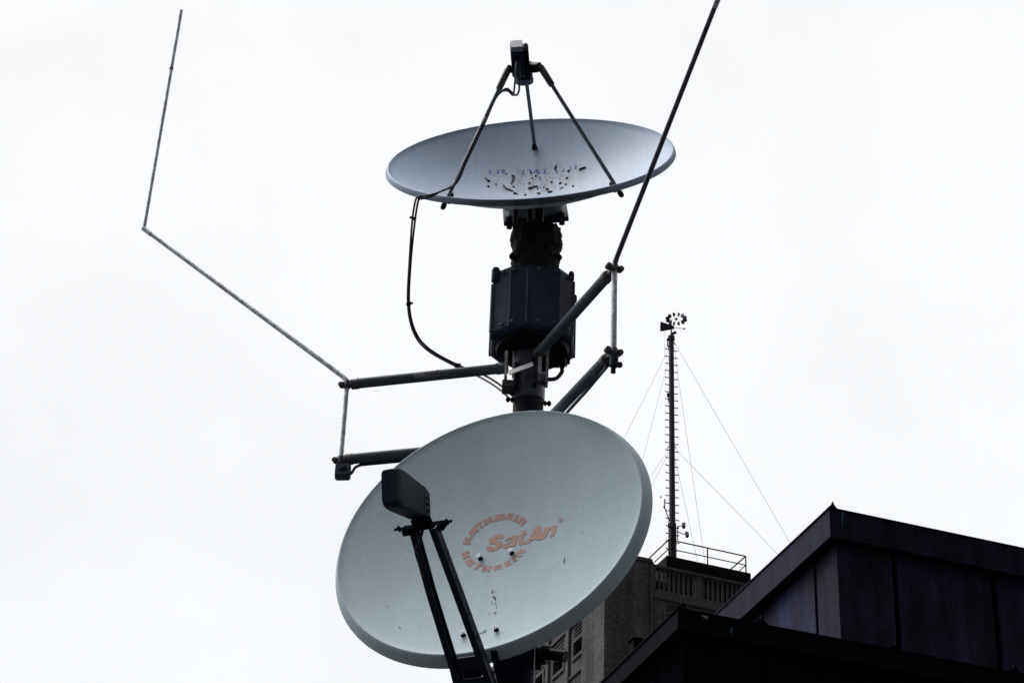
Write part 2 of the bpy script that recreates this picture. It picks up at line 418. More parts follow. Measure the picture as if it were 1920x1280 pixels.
def upper_paint():
    m_ = M['dish_high']; nt = m_.node_tree; N = nt.nodes; L = nt.links
    tc = N.new('ShaderNodeTexCoord')
    sep = N.new('ShaderNodeSeparateXYZ'); L.new(tc.outputs['Object'], sep.inputs[0])
    def mth(op, a, b=None):
        x = N.new('ShaderNodeMath'); x.operation = op
        for i, q in enumerate((a, b)):
            if q is None: continue
            if isinstance(q, (int, float)): x.inputs[i].default_value = q
            else: L.new(q, x.inputs[i])
        return x.outputs[0]
    # settled dirt: a soft-edged pool at the lowest part of the bowl, broken by streaky noise
    dx = mth('DIVIDE', mth('ADD', sep.outputs['X'], -.01), 118 * KU); dy = mth('DIVIDE', mth('ADD', sep.outputs['Y'], -78 * KU), 74 * KU)
    rr = mth('ADD', mth('MULTIPLY', dx, dx), mth('MULTIPLY', dy, dy))
    pool = mth('MAXIMUM', mth('SUBTRACT', 1.0, rr), 0.0)
    def noise(sc, st, det=6):
        mp = N.new('ShaderNodeMapping'); mp.inputs['Scale'].default_value = st; L.new(tc.outputs['Object'], mp.inputs['Vector'])
        t = N.new('ShaderNodeTexNoise'); t.inputs['Scale'].default_value = sc; t.inputs['Detail'].default_value = det; t.inputs['Roughness'].default_value = .7
        L.new(mp.outputs['Vector'], t.inputs['Vector']); return t.outputs['Fac']
    # soft vertical run-off streaks, then fine dark specks, both only inside the pool
    st = N.new('ShaderNodeMapRange'); st.inputs['From Min'].default_value = .44; st.inputs['From Max'].default_value = .66; L.new(noise(34, (1, .09, 1), 4), st.inputs['Value'])
    soft = mth('MULTIPLY', mth('MULTIPLY', st.outputs['Result'], .58), mth('MINIMUM', mth('MULTIPLY', pool, 1.6), 1.0))
    sp1 = N.new('ShaderNodeMapRange'); sp1.inputs['From Min'].default_value = .66; sp1.inputs['From Max'].default_value = .74
    L.new(mth('ADD', mth('ADD', mth('MULTIPLY', noise(120, (1, .55, 1), 3), .72), mth('MULTIPLY', noise(22, (1, .5, 1), 2), .28)), mth('MULTIPLY', pool, .14)), sp1.inputs['Value'])
    hard = mth('MULTIPLY', mth('MULTIPLY', sp1.outputs['Result'], .8), mth('MINIMUM', mth('MULTIPLY', pool, 3.0), 1.0))
    mixa = N.new('ShaderNodeMix'); mixa.data_type = 'RGBA'
    L.new(soft, mixa.inputs[0]); L.new(N[m_['_out']].outputs['Vector'], mixa.inputs[6]); mixa.inputs[7].default_value = (.105, .078, .072, 1)
    mix = N.new('ShaderNodeMix'); mix.data_type = 'RGBA'
    L.new(hard, mix.inputs[0]); L.new(mixa.outputs[2], mix.inputs[6]); mix.inputs[7].default_value = (.022, .018, .020, 1)
    # overflow grime with painted shade on the down-facing outer lip below the pool
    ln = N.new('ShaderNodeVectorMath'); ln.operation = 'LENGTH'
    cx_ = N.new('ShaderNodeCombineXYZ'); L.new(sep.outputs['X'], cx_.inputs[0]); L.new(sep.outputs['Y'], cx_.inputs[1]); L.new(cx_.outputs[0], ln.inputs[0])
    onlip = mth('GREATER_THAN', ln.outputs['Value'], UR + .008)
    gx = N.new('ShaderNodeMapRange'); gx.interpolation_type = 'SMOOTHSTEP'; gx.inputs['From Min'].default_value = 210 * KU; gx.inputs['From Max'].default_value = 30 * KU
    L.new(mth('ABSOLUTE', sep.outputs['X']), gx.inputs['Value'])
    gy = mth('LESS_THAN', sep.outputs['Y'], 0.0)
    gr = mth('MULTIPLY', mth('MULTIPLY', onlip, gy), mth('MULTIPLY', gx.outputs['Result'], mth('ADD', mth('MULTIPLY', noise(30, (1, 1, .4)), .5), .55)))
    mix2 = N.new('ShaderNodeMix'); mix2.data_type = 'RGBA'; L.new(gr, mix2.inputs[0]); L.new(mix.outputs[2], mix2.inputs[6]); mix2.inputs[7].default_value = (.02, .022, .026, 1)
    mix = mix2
    # faint long rain streaks through the middle of the bowl
    s2 = N.new('ShaderNodeMapRange'); s2.inputs['From Min'].default_value = .45; s2.inputs['From Max'].default_value = .72
    s2.inputs['To Min'].default_value = 1.0; s2.inputs['To Max'].default_value = .92
    L.new(noise(26, (1, .05, .05), 4), s2.inputs['Value'])
    sc = N.new('ShaderNodeVectorMath'); sc.operation = 'SCALE'; L.new(mix.outputs[2], sc.inputs[0]); L.new(s2.outputs['Result'], sc.inputs['Scale'])
    L.new(sc.outputs['Vector'], N['Principled BSDF'].inputs['Base Color'])
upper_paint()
lipU = [(.002, .003), (.006, .003), (.009, 0), (.014, -.010), (.016, -.020), (.012, -.024), (.004, -.022)]
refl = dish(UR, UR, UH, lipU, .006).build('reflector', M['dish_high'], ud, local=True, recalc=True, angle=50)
# struts
AX = lambda h, x=0, y=0: ul(x, y, h)
feet = [(-156, -200), (147, -200), (13, 196)]
tops = [(-28, -16), (30, -14), (2, 30)]
for (fx, fy), (tx, ty) in zip(feet, tops):
    f_ = ul(fx, fy, 0); f_.z = uz(f_.x, f_.y)
    t_ = ul(tx, ty, 176)
    d = (t_ - f_).normalized()
    st = MB().tube([f_ - d * .03, t_], 3.6 * KU, 12).build('strut', M['galv_dark'], ud, local=True)
    L_ = (t_ - f_).length
    MB().lathe(t_ - d * 44 * KU, d, [(4 * KU, -4 * KU), (5.4 * KU, -3 * KU), (6.2 * KU, 0), (6.6 * KU, 38 * KU), (6.2 * KU, 42 * KU)], 14).build('end_sleeve', M['clampmetal'], st, local=True)
    MB().lathe(t_, d, [(4.5 * KU, -4 * KU), (4.8 * KU, 5 * KU), (3 * KU, 7 * KU)], 8).build('end_bolt', M['black'], st, local=True)
    MB().lathe(f_ - V((0, 0, .02)), d, [(5 * KU, 0), (6.5 * KU, 4 * KU), (5 * KU, 16 * KU), (3.8 * KU, 20 * KU)], 12).build('foot_socket', M['black'], st, local=True)
    MB().lathe(f_ - d * .055, d, [(3 * KU, 0), (5 * KU, 3 * KU), (5 * KU, 10 * KU), (3 * KU, 14 * KU)], 8).build('foot_bolt', M['black'], st, local=True)
# feed
fd = MB().lathe(ul(0, 0, 0), (0, 0, 1), [(3 * KU, 150 * KU), (15.5 * KU, 151 * KU), (16 * KU, 160 * KU), (11 * KU, 164 * KU), (11 * KU, 167 * KU), (19 * KU, 168 * KU), (20 * KU, 170 * KU), (20 * KU, 178 * KU), (17 * KU, 181 * KU), (8 * KU, 182 * KU)], 36)
for (tx, ty) in tops:
    d_ = V((tx, ty, 0)).normalized(); e_ = V((-d_.y, d_.x, 0))
    fd.box(d_ * 22 * KU + V((0, 0, 173 * KU)), d_, e_, (0, 0, 1), 16 * KU, 14 * KU, 10 * KU)
fd.lathe(ul(20, -10, 0), (0, 0, 1), [(9 * KU, 165 * KU), (11 * KU, 167 * KU), (11.5 * KU, 179 * KU), (9 * KU, 181 * KU)], 20)
fd.build('feed_collar', M['black'], ud, local=True)
MB().lathe(ul(0, 0, 0), (0, 0, 1), [(14 * KU, 141 * KU), (16.5 * KU, 143 * KU), (17 * KU, 151.5 * KU), (15 * KU, 152.5 * KU)], 32).build('feed_cap', M['lnb_grey'], ud, local=True)
prof = [(-26, 160), (-36, 166), (-38, 188), (-36, 209), (-27, 216), (22, 217), (28, 208), (28, 160)]
MB().prism([ul(-22, y, h) for y, h in prof], ul(24, 0, 0)).build('converter_box', M['lnb'], ud, local=True, bevel=.005)
prof2 = [(-24, 164), (-28, 186), (-20, 208), (-4, 217.5), (18, 214), (32, 196), (32, 164)]
MB().prism([ul(2.3, y, h) for y, h in prof2], ul(9, 0, 0)).build('converter_flange', M['black'], ud, local=True, bevel=.004)
MB().prism([ul(-20.5, y, h) for y, h in ((-35.6, 210.6), (-27.2, 216.9), (21, 217.9), (21, 219.4), (-27.8, 218.4), (-36.4, 212))], ul(21.5, 0, 0)).build('converter_lid', M['lnb_grey'], ud, local=True)
MB().lathe(ul(-11, -37, 194), (0, -1, .2), [(5.5 * KU, 0), (5.5 * KU, 6 * KU)], 12).build('socket', M['black'], ud, local=True)
# mounting plate under the bowl
hub = MB().lathe(ul(2, 0, 0), (0, 0, 1), [(48 * KU, -106 * KU), (50 * KU, -105 * KU), (54 * KU, -88 * KU), (60 * KU, -79.5 * KU)], 40)
hub.build('hub', M['rim_dark'], ud, local=True)
MB().box(ul(2, -2, -110), (1, 0, 0), (0, 1, 0), (0, 0, 1), 122 * KU, 100 * KU, 9 * KU).build('mount_plate', M['arm'], ud, local=True, bevel=.002)
MB().box(ul(0, 0, -117.3), (1, 0, 0), (0, 1, 0), (0, 0, 1), 110 * KU, 80 * KU, 5 * KU).build('lower_plate', M['black'], ud, local=True, bevel=.002)
for x in (-49, 50):
    for y in (-38, 36):
        MB().lathe(ul(x, y, 0), (0, 0, 1), [(4.5 * KU, -125 * KU), (5.5 * KU, -124 * KU), (5.5 * KU, -114.7 * KU)], 8).lathe(ul(x, y, 0), (0, 0, 1), [(6 * KU, -105.3 * KU), (6 * KU, -101 * KU), (3 * KU, -100 * KU)], 8).build('plate_bolt', M['black'], ud, local=True)

def surf_hit(px, py, Mx, zf):
    """pixel ray -> point on z = zf(x, y) in the local frame Mx"""
    inv = Mx.inverted(); o = inv @ CAM; d = (inv.to_3x3() @ ray(px, py)).normalized()
    # march from the far side back is not needed: visible hit = first crossing after entering the bowl
    lo = None; t = (o.length) - 1.2; prev = None
    while t < o.length + 1.2:
        p = o + d * t; s_ = p.z - zf(p.x, p.y)
        if prev is not None and prev > 0 >= s_:
            a_, b_ = t - .01, t
            for _ in range(40):
                m_ = (a_ + b_) / 2; p = o + d * m_
                if p.z - zf(p.x, p.y) > 0: a_ = m_
                else: b_ = m_
            return o + d * b_
        prev = s_; t += .01
    return None
def ribbon(mb, pts2, w, zf, off=.0012):
    """flat stroke of width w lying on the surface z = zf"""
    P = [V((p[0], p[1])) for p in pts2]; L_ = []; 
    for i, p in enumerate(P):
        t = ((P[i + 1] if i < len(P) - 1 else p) - (P[i - 1] if i else p)); t = t.normalized() if t.length > 1e-9 else V((1, 0))
        nrm = V((-t.y, t.x)) * w / 2
        for q in (p + nrm, p - nrm): L_.append(V((q.x, q.y, zf(q.x, q.y) + off)))
    mb.add(L_, [(2 * i, 2 * i + 1, 2 * i + 3, 2 * i + 2) for i in range(len(P) - 1)])
uzf = lambda x, y: uz(x, y)
def crop1(cx, cy): return 890 + cx * .11458, 300 + cy * .11458
strokes = [[(245, 170), (250, 222)], [(375, 165), (380, 235)], [(430, 165), (462, 168), (482, 186), (470, 205), (440, 212)], [(522, 215), (505, 245)], [(797, 170), (786, 250)],
           [(960, 212), (1000, 180), (1040, 160), (1018, 205), (1022, 232), (1080, 200)], [(1120, 168), (1146, 162), (1140, 232)], [(1188, 212), (1196, 220)],
           [(1308, 163), (1335, 172), (1352, 190), (1325, 212)], [(1456, 150), (1444, 196)], [(1570, 115), (1563, 172)], [(1632, 102), (1655, 93), (1660, 110), (1640, 152)], [(1065, 300), (1090, 318)], [(915, 165), (925, 225)], [(890, 160), (915, 200)]]
pr = MB()
for s_ in strokes:
    h = [surf_hit(*crop1(*q), UM, uzf) for q in s_]
    if all(h): ribbon(pr, [(q.x, q.y) for q in h], 2.9 * KU, uzf)
pr.build('blue_lettering', M['blue'], ud, local=True, recalc=False, smooth=False)
# leaf scraps and twigs lying in the bowl
leafspots = [(655, 553, 27, 0), (225, 440, 18, 0), (630, 270, 22, 1), (640, 440, 20, 1), (912, 460, 38, 0), (1025, 482, 11, 0), (1048, 553, 26, 1), (1180, 485, 25, 0), (1227, 524, 32, 0), (1260, 370, 15, 0),
             (1402, 385, 19, 0), (1490, 402, 17, 1), (1508, 300, 17, 0), (1530, 190, 18, 0), (1608, 430, 16, 1), (1130, 450, 11, 0), (1070, 460, 9, 0), (350, 402, 10, 1), (902, 382, 18, 1), (238, 350, 15, 0), (830, 575, 16, 1), (920, 215, 17, 1), (1000, 265, 15, 1), (940, 300, 12, 1), (705, 567, 10, 0)]
for i, (cx, cy, w_, c_) in enumerate(leafspots):
    h = surf_hit(*crop1(cx, cy), UM, uzf)
    if not h: continue
    s_ = w_ * .11458 * KU; mb = MB(); n = 11; ph = random.random() * 6
    top = []
    for k in range(n):
        a_ = 2 * math.pi * k / n; r_ = s_ * random.uniform(.55, 1.3)
        x_, y_ = h.x + math.cos(a_ + ph) * r_ * 1.15, h.y + math.sin(a_ + ph) * r_ * 1.5
        top.append(V((x_, y_, uz(x_, y_) + .001 + random.random() * .004)))
    c0 = V((h.x, h.y, uz(h.x, h.y) + .006)); bot = [V((p.x, p.y, uz(p.x, p.y) + .0005)) for p in top]
    mb.add([c0] + top + bot, [(0, 1 + k, 1 + (k + 1) % n) for k in range(n)] + [(1 + k, 1 + n + k, 1 + n + (k + 1) % n, 1 + (k + 1) % n) for k in range(n)] + [tuple(range(2 * n, n, -1))])
    for j in range(len(mb.v)): mb.v[j] = UM @ mb.v[j]
    o = mb.build('dead_leaf', M['brown'] if c_ else M['dirt'], None, smooth=False)
    tag(o, 'small dark scrap of dead leaf lying in the bowl of the upper dish', 'leaf', 'leaf scraps lying in the upper dish')
twigs = [([(175, 298), (213, 345), (256, 350)], .0028, 0, 'crooked short twig at the left end of the dirt in the upper dish'),
         ([(470, 422), (520, 480), (575, 497), (640, 520)], .0034, 1, 'long brown twig running down to a black leaf clump left in the upper dish'),
         ([(648, 285), (625, 330), (598, 392)], .0036, 1, 'brown curled stalk below the blue marks, left of centre in the upper dish'),
         ([(948, 438), (995, 446), (1042, 440)], .0034, 0, 'black level twig beside the largest leaf clump in the upper dish'),
         ([(1308, 162), (1322, 125), (1334, 92)], .0042, 0, 'upright black twig standing above the row of blue marks'),
         ([(1395, 476), (1450, 452)], .0032, 1, 'small brown twig near the right lower edge of the dirt'),
         ([(1705, 170), (1760, 146), (1822, 124)], .0042, 0, 'black twig lying alone at the right end of the blue marks')]
for pts_, r_, c_, lab in twigs:
    h = [surf_hit(*crop1(*q), UM, uzf) for q in pts_]
    if not all(h): continue
    h = [UM @ (q + V((0, 0, .003))) for q in h]
    tag(MB().tube(h, [r_ * .7] + [r_] * (len(h) - 2) + [r_ * .5], 6).build('twig', M['brown'] if c_ else M['dirt'], None), lab, 'twig')

# coax pair from the upper feed
def cable_pts(off):
    P = []
    l2w = lambda x, y, h: UM @ ul(x, y, h)
    P += [l2w(-11 + off * 1.5, -42, 195), l2w(-11 + off * 3.5, -50, 183), l2w(-14 + off * 4, -48, 160), l2w(-17 + off * 4.5, -42, 138), l2w(-22 + off * 2, -38, 131), l2w(-33, -34, 141 + off * 2), l2w(-46 + off, -36, 138), l2w(-58 + off, -40, 126)]
    for k in (.42, .5, .62, .75, .9):
        fx, fy = feet[0]; tx, ty = tops[0]
        f_ = ul(fx, fy, 0); f_.z = uz(f_.x, f_.y); t_ = ul(tx, ty, 176)
        q = t_.lerp(f_, k); P.append(UM @ (q + ul(3 + off * 2.2, -5, 4)))
    P += [l2w(-168, -214, 10), l2w(-186, -222, 6 + off * 2), l2w(-202 + off * 2, -222, 4 + off * 2)]
    e = UM @ ul(-212, -215, 0)
    Y0 = at(790, 360, e.y).y
    for px, py, dy in ((783, 372, -.02), (776, 410, .0), (769, 490, .02), (766, 570, .06), (777, 622, .10), (803, 655, .13), (856, 685, .16), (900, 703, .10), (935, 724, .04), (962, 748, -.02)):
        yy = Y0 + (PY - Y0) * min(1, (py - 372) / 300) + dy
        w_ = 2.6 if py < 480 or py > 690 else 1.4
        P.append(at(px + off * w_, py - off * (w_ if py > 600 else 0), yy))
    return smoothpath(P, 6)
for off, lab in ((-1, 'outer of the two thin coaxial cables looping from the upper feed to the pole'), (1, 'inner of the two thin coaxial cables looping from the upper feed to the pole')):
    o = tag(MB().tube(cable_pts(off), 1.9 * KU, 8).build('coaxial_cable', M['cable_lit'] if off < 0 else M['cable'], None), lab, 'cable', 'paired cables of the upper dish')
for i, (px, py, dy, lb) in enumerate(((774, 408, -.005, 'small black cable tie on the hanging cables just below the upper dish'), (765, 571, .0, 'small black cable tie halfway down the hanging cable loop'), (857, 685, .0, 'small black cable tie on the cables just above the left arm'))):
    pts = cable_pts(0); best = min(pts, key=lambda q: (proj(q)[0] - px) ** 2 + (proj(q)[1] - py) ** 2)
    j = pts.index(best); d = (pts[min(j + 1, len(pts) - 1)] - pts[j - 1]).normalized()
    MBt = MB().lathe(best - d * .006, d, [(4.2 * KU, 0), (4.6 * KU, .004), (4.2 * KU, .012)], 10).box(best + V((.012 if i != 0 else -.012, -.002, .004)), (1, 0, 0), (0, 1, 0), Z, .012, .006, .008)
    tag(MBt.build('cable_tie', M['black'], None), lb, 'cable tie', 'cable ties')
l2w = lambda x, y, h: UM @ ul(x, y, h)
# rotor control cable
pts = smoothpath([gl - Z * .02, at(1053, 698, PY + .02), at(1043, 709, PY + .01), at(1028, 711, PY), at(1016, 708, PY)], 6)
tag(MB().tube(pts, 3.6 * KU, 10).build('control_cable', M['cable'], None), 'short black cable curving from under the motor housing to the pole', 'cable')

# ------------------------------------------------------------------ bent dipole antennas
def dipole(side, label):
    if side < 0:
        P0 = at(946, 690, PY - .03); E = atz(668, 719, P0.z)          # arm: inner end, outer end
        low = (650, 861); tipxy = (651, 719); rodbend = (270, 429); top = (340, 20)
    else:
        P0 = at(1010, 662, PY - .09); E = atz(1136, 521, P0.z)
        low = (1150, 660); tipxy = (1152, 506); rodbend = (1345, 1); top = None
    d = (E - P0); d.z = 0; d.normalize()
    n = d.cross(Z)
    root = thing('dipole_antenna', label, 'antenna', pv(P0.z - .4), group='bent rod antennas clamped to the pole')
    Tip = atplane(*tipxy, P0, n)                                       # rod axis, in the vertical plane of the arm
    Lz = atplane(*low, P0, n).z
    ra = 9.2 * KU
    def arm(za, inner):
        A = V((P0.x, P0.y, za)) + d * inner; B = V((E.x, E.y, za))
        o = MB().tube([A, B], ra, 20).build('arm', M['grp'], root)
        MB().lathe(B - d * .012, d, [(ra * 1.02, 0), (ra * 1.1, .002), (ra * 1.1, .03), (ra * .9, .034)], 20).build('end_sleeve', M['clampmetal'], o)
        MB().tube([B + d * .02, V((Tip.x, Tip.y, za))], ra * .42, 10).build('end_stub', M['clampmetal'], o)
        if inner == 0:
            MB().lathe(A - d * .012, d, [(ra * .96, 0), (ra * 1.12, .002), (ra * 1.12, .045), (ra * 1.0, .047)], 20).build('inner_sleeve', M['clampmetal'] if side > 0 else M['grp'], o)
            if side < 0:
                s_ = A + d * .018 + V((0, -ra * 1.05, ra * .3)); MB().lathe(s_, (0, -1, .2), [(.006, 0), (.005, .004)], 10).build('rivet', M['steel'], o)
        # rod clamp: collar and two bolt lugs
        T = V((Tip.x, Tip.y, za))
        s = n if side > 0 else d
        cl = MB().lathe(T - Z * .018, Z, [(5.6 * KU, 0), (6.4 * KU, .003), (6.4 * KU, .033), (5.6 * KU, .036)], 18)
        for q in (-1, 1):
            cl.lathe(T + s * 11 * KU * q - V((0, .004, 0)), (n if side < 0 else d) * -1, [(4.5 * KU, -.012), (5 * KU, -.01), (5 * KU, .01), (3 * KU, .014)], 10)
            cl.box(T + s * 8 * KU * q, s, s.cross(Z), Z, 7 * KU, 5 * KU, 12 * KU)
        cl.build('rod_clamp', M['clampmetal'], root, bevel=.0015)
        return A, B
    A, B = arm(P0.z, 0.0)
    # lower arm runs back to the pole behind the dish
    arm(Lz, -.02)
    # rod
    rr = 4.3 * KU
    bot = V((Tip.x, Tip.y, Lz - (.055 if side < 0 else .045)))
    Bd = atplane(*rodbend, P0, n)
    t0 = V((Tip.x, Tip.y, P0.z + .022))
    MB().tube([bot, V((Tip.x, Tip.y, P0.z))], rr * (.95 if side < 0 else 1.15), 14).build('lower_rod', M['galv'], root)
    sl = (Bd - t0); 
    if side > 0:
        # the same slanted length as its twin, leaving the top of the frame
        Bd = t0 + sl.normalized() * max(sl.length * 1.02, 1.02)
    MB().tube([V((Tip.x, Tip.y, P0.z - .004)), t0 - Z * .006, t0.lerp(Bd, .025), Bd], [rr, rr, rr, rr * .95], 14).build('slanted_rod', M['galv'] if side < 0 else M['galv_dark'], root)
    if side < 0: Tp = atplane(*top, P0, n)
    else: Tp = Bd + Z * .75
    up = MB().tube([Bd, Tp], rr * .78, 14).build('upright_rod', M['galv'], root)
    k = Bd.lerp(Tp, .72)
    MB().tube([k - (Tp - Bd).normalized() * .006, k + (Tp - Bd).normalized() * .006], rr * .95, 12).build('joint_collar', M['galv_dark'], up)
    MB().tube([Bd + (t0 - Bd).normalized() * -.004, Bd + (t0 - Bd).normalized() * .05], rr * 1.12, 12).build('elbow', M['galv'], up)
    print('dipole', side, 'slant', (Bd - t0).length, 'az', math.degrees(math.atan2(d.y, d.x)), 'armlen', (E - P0).length, 'Tip', Tip, 'lower rod', P0.z - Lz)
    # junction box
    jc = V((Tip.x, Tip.y, Lz - .038))
    if side < 0:
        c = at(643, 884, jc.y - .012)
        jb = MB().box(c, (1, -.1, 0), (0, 1, 0), Z, 27 * KU, 22 * KU, 25 * KU).build('junction_box', M['grp'], root, bevel=.005)
        MB().lathe(at(644, 881, jc.y - .032), (0, -1, -.4), [(8 * KU, -.01), (8 * KU, .004), (6 * KU, .008)], 20).build('box_cover', M['lnb'], jb)
        st = c + V((.03, .01, .0)); e = V((E.x, E.y, Lz - .03)) - d * .04
        pts = smoothpath([at(655, 890, c.y), at(661, 884, c.y + .005), at(666, 876, c.y + .01), at(676, 871, c.y + .012)], 5) + [V((P0.x, P0.y, Lz - ra - .012)) + d * .05]
        MB().tube(pts, 2.6 * KU, 8).build('feed_cable', M['cable'], root)
        # sticker wrapped on the upper arm
        s0 = at(788, 706, E.y); tA = (s0 - P0).dot(d)
        mid = V((P0.x, P0.y, P0.z)) + d * tA
        vs = []; fs = []; w_ = 48 * KU
        x = n if n.y < 0 else -n
        for i in range(9):
            a_ = R_(-42 + 84 * i / 8)
            for q in (0, 1): vs.append(mid - d * w_ * q + (x * math.cos(a_) + Z * math.sin(a_)) * (ra + .0008))
        for i in range(8): fs.append((2 * i, 2 * i + 1, 2 * i + 3, 2 * i + 2))
        sk = MB().add(vs, fs).build('sticker', M['sticker'], root, recalc=False)
        for row, (a_deg, word, size) in enumerate(((26, 'LPF', .012), (2, 'dach-Traverse GFK', .0105), (-20, 'Montage und Service', .008))):
            for q_, hh in ((0, 0),):
                cu = bpy.data.curves.new('txt', 'FONT'); cu.body = word; cu.size = size; cu.resolution_u = 2; cu.offset = .0002
                to = bpy.data.objects.new('txt', cu); COL.objects.link(to)
                dg = bpy.context.evaluated_depsgraph_get(); me = bpy.data.meshes.new_from_object(to.evaluated_get(dg))
                bpy.data.objects.remove(to)
                mb = MB(); vv = []
                for v_ in me.vertices:
                    ang = R_(a_deg) + v_.co.y / ra
                    vv.append(mid - d * (w_ - .004) + d * v_.co.x * .72 + (x * math.cos(ang) + Z * math.sin(ang)) * (ra + .0016))
                mb.add(vv, [tuple(p.vertices) for p in me.polygons])
                mb.build('sticker_text', M['scuff'], sk, recalc=False, smooth=False)
    else:
        c = at(1151, 678, jc.y - .008)
        jb = MB().lathe(c - Z * .022, Z, [(5 * KU, 0), (7.2 * KU, .003), (7.2 * KU, .05), (5 * KU, .053)], 16).build('junction_box', M['lnb'], root)
        MB().tube([at(1150, 690, jc.y - .008), at(1149.5, 699, jc.y - .008)], 4.2 * KU, 12).box(at(1143, 678, jc.y + .01), (1, -.4, 0), (.4, 1, 0), Z, 8 * KU, 10 * KU, 14 * KU).lathe(at(1160, 684, jc.y), (1, -.3, 0), [(4 * KU, -.006), (5 * KU, 0), (5 * KU, .01), (3 * KU, .014)], 10).build('box_cover', M['black'], jb, bevel=.002)
        q0 = at(1138, 687, jc.y + .005)
        q1 = V((P0.x, P0.y, Lz - ra - .045)) + d * .03
        q1 = at(1064, 772, q1.y + .03)
        MB().tube([q0, (q0 + q1) / 2 - Z * .004, q1, q1 + (q1 - q0) * .6], 2.8 * KU, 8).build('feed_cable', M['cable'], root)
    return root
dipole(-1, 'bent rod antenna on the left arms of the pole with long galvanised zigzag rod')
dipole(1, 'bent rod antenna on the right arms with dark rod rising out of the frame')

# ------------------------------------------------------------------ lower dish
PHI, EL = R_(-22.3), R_(15.6)
LX = V((math.cos(PHI), math.sin(PHI), 0)); nh = V((math.sin(PHI), -math.cos(PHI), 0))
LN = nh * math.cos(EL) + Z * math.sin(EL); LY = -nh * math.sin(EL) + Z * math.cos(EL)
LC = at(914, 988, PY - .40)
KL = (LC - CAM).dot(FW) / FPX
sc_ = (LC - CAM).dot(FW) / 8.6
LA, LB, LH = .617 * sc_, .612 * sc_, .085
ld = thing('satellite_dish', 'lower grey-green dish facing left with faded red ring lettering and a twin-arm feed', 'satellite dish', mtx=frame(LC, LX, LY, LN))
LM = ld.matrix_basis.copy(); LI = LM.inverted()
lz = lambda x, y: -LH * (1 - (x / LA) ** 2 - (y / LB) ** 2)
lipL = [(.002, .0015), (.005, .001), (.009, -.002), (.018, -.016), (.026, -.030), (.029, -.038), (.031, -.042), (.030, -.046), (.024, -.047), (.004, -.045)]
rl = dish(LA, LB, LH, lipL, .006).build('reflector', M['dish_low'], ld, local=True, angle=60)
def lhit(px, py):
    p = surf_hit(px, py, LM, lz)
    return p
def lplane(px, py, x):                      # pixel ray meets the local plane of constant x
    o = LI @ CAM; d = LI.to_3x3() @ ray(px, py); return o + d * ((x - o.x) / d.x)

from mathutils.geometry import tessellate_polygon
def printed(mb, loops, origin, scale, off):
    """flat printed shape given as photo outlines (outer loop, then holes), laid on the face of the dish"""
    P = [[(lambda p: V((p.x, p.y, 0)))(lhit(origin[0] + x * scale, origin[1] + y * scale)) for x, y in lp] for lp in loops]
    tri = tessellate_polygon(P); flat = [p for lp in P for p in lp]
    bm = bmesh.new(); bv = [bm.verts.new(p) for p in flat]
    for t in tri:
        try: bm.faces.new([bv[i] for i in t])
        except ValueError: pass
    for _ in range(4):
        es = [e for e in bm.edges if e.calc_length() > .012]
        if not es: break
        bmesh.ops.subdivide_edges(bm, edges=es, cuts=1); bmesh.ops.triangulate(bm, faces=bm.faces)
    bmesh.ops.recalc_face_normals(bm, faces=bm.faces)
    for f in bm.faces:
        if f.normal.z < 0: f.normal_flip()
    bm.verts.index_update()
    mb.add([V((v.co.x, v.co.y, lz(v.co.x, v.co.y) + off)) for v in bm.verts], [tuple(v.index for v in f.verts) for f in bm.faces]); bm.free()
word = MB()
WORD = [
 [[(512, 470), (500, 425), (455, 405), (380, 408), (290, 438), (215, 490), (182, 545), (188, 592), (230, 615), (320, 622), (352, 645), (338, 672), (295, 686), (258, 670), (246, 648), (150, 664), (126, 690), (132, 732), (172, 764), (250, 770), (345, 744), (425, 698), (470, 645), (484, 600), (460, 560), (400, 537), (348, 522), (345, 505), (378, 488), (410, 505), (500, 498)]],
 [[(520, 548), (545, 510), (610, 460), (700, 436), (800, 436), (792, 480), (775, 565), (755, 652), (680, 668), (600, 695), (530, 712), (482, 700), (470, 670), (492, 630), (560, 590), (640, 553), (692, 525), (684, 502), (630, 506), (560, 540)], [(590, 640), (602, 610), (640, 580), (682, 570), (672, 610), (632, 640)]],
 [[(806, 440), (866, 415), (885, 335), (985, 318), (970, 378), (1003, 376), (987, 413), (945, 425), (926, 500), (918, 548), (948, 560), (984, 540), (1000, 570), (985, 606), (960, 615), (870, 634), (818, 635), (806, 600), (830, 520), (838, 462)]],
 [[(988, 606), (1000, 545), (1062, 450), (1130, 310), (1185, 240), (1282, 226), (1298, 330), (1312, 402), (1308, 520), (1215, 540), (1200, 515), (1080, 535), (1045, 590)], [(1128, 442), (1190, 358), (1192, 440)]],
 [[(1316, 402), (1350, 300), (1372, 270), (1450, 255), (1470, 262), (1560, 216), (1608, 214), (1628, 245), (1610, 330), (1575, 436), (1480, 468), (1500, 400), (1522, 322), (1500, 310), (1452, 342), (1420, 420), (1388, 490), (1312, 518)]]]
for i, lp in enumerate(WORD): printed(word, lp, (900, 965), .08854, .0010 + .0003 * (i % 2))
word.build('wordmark', M['logo'], ld, local=True, recalc=False, smooth=False)
ring = MB()
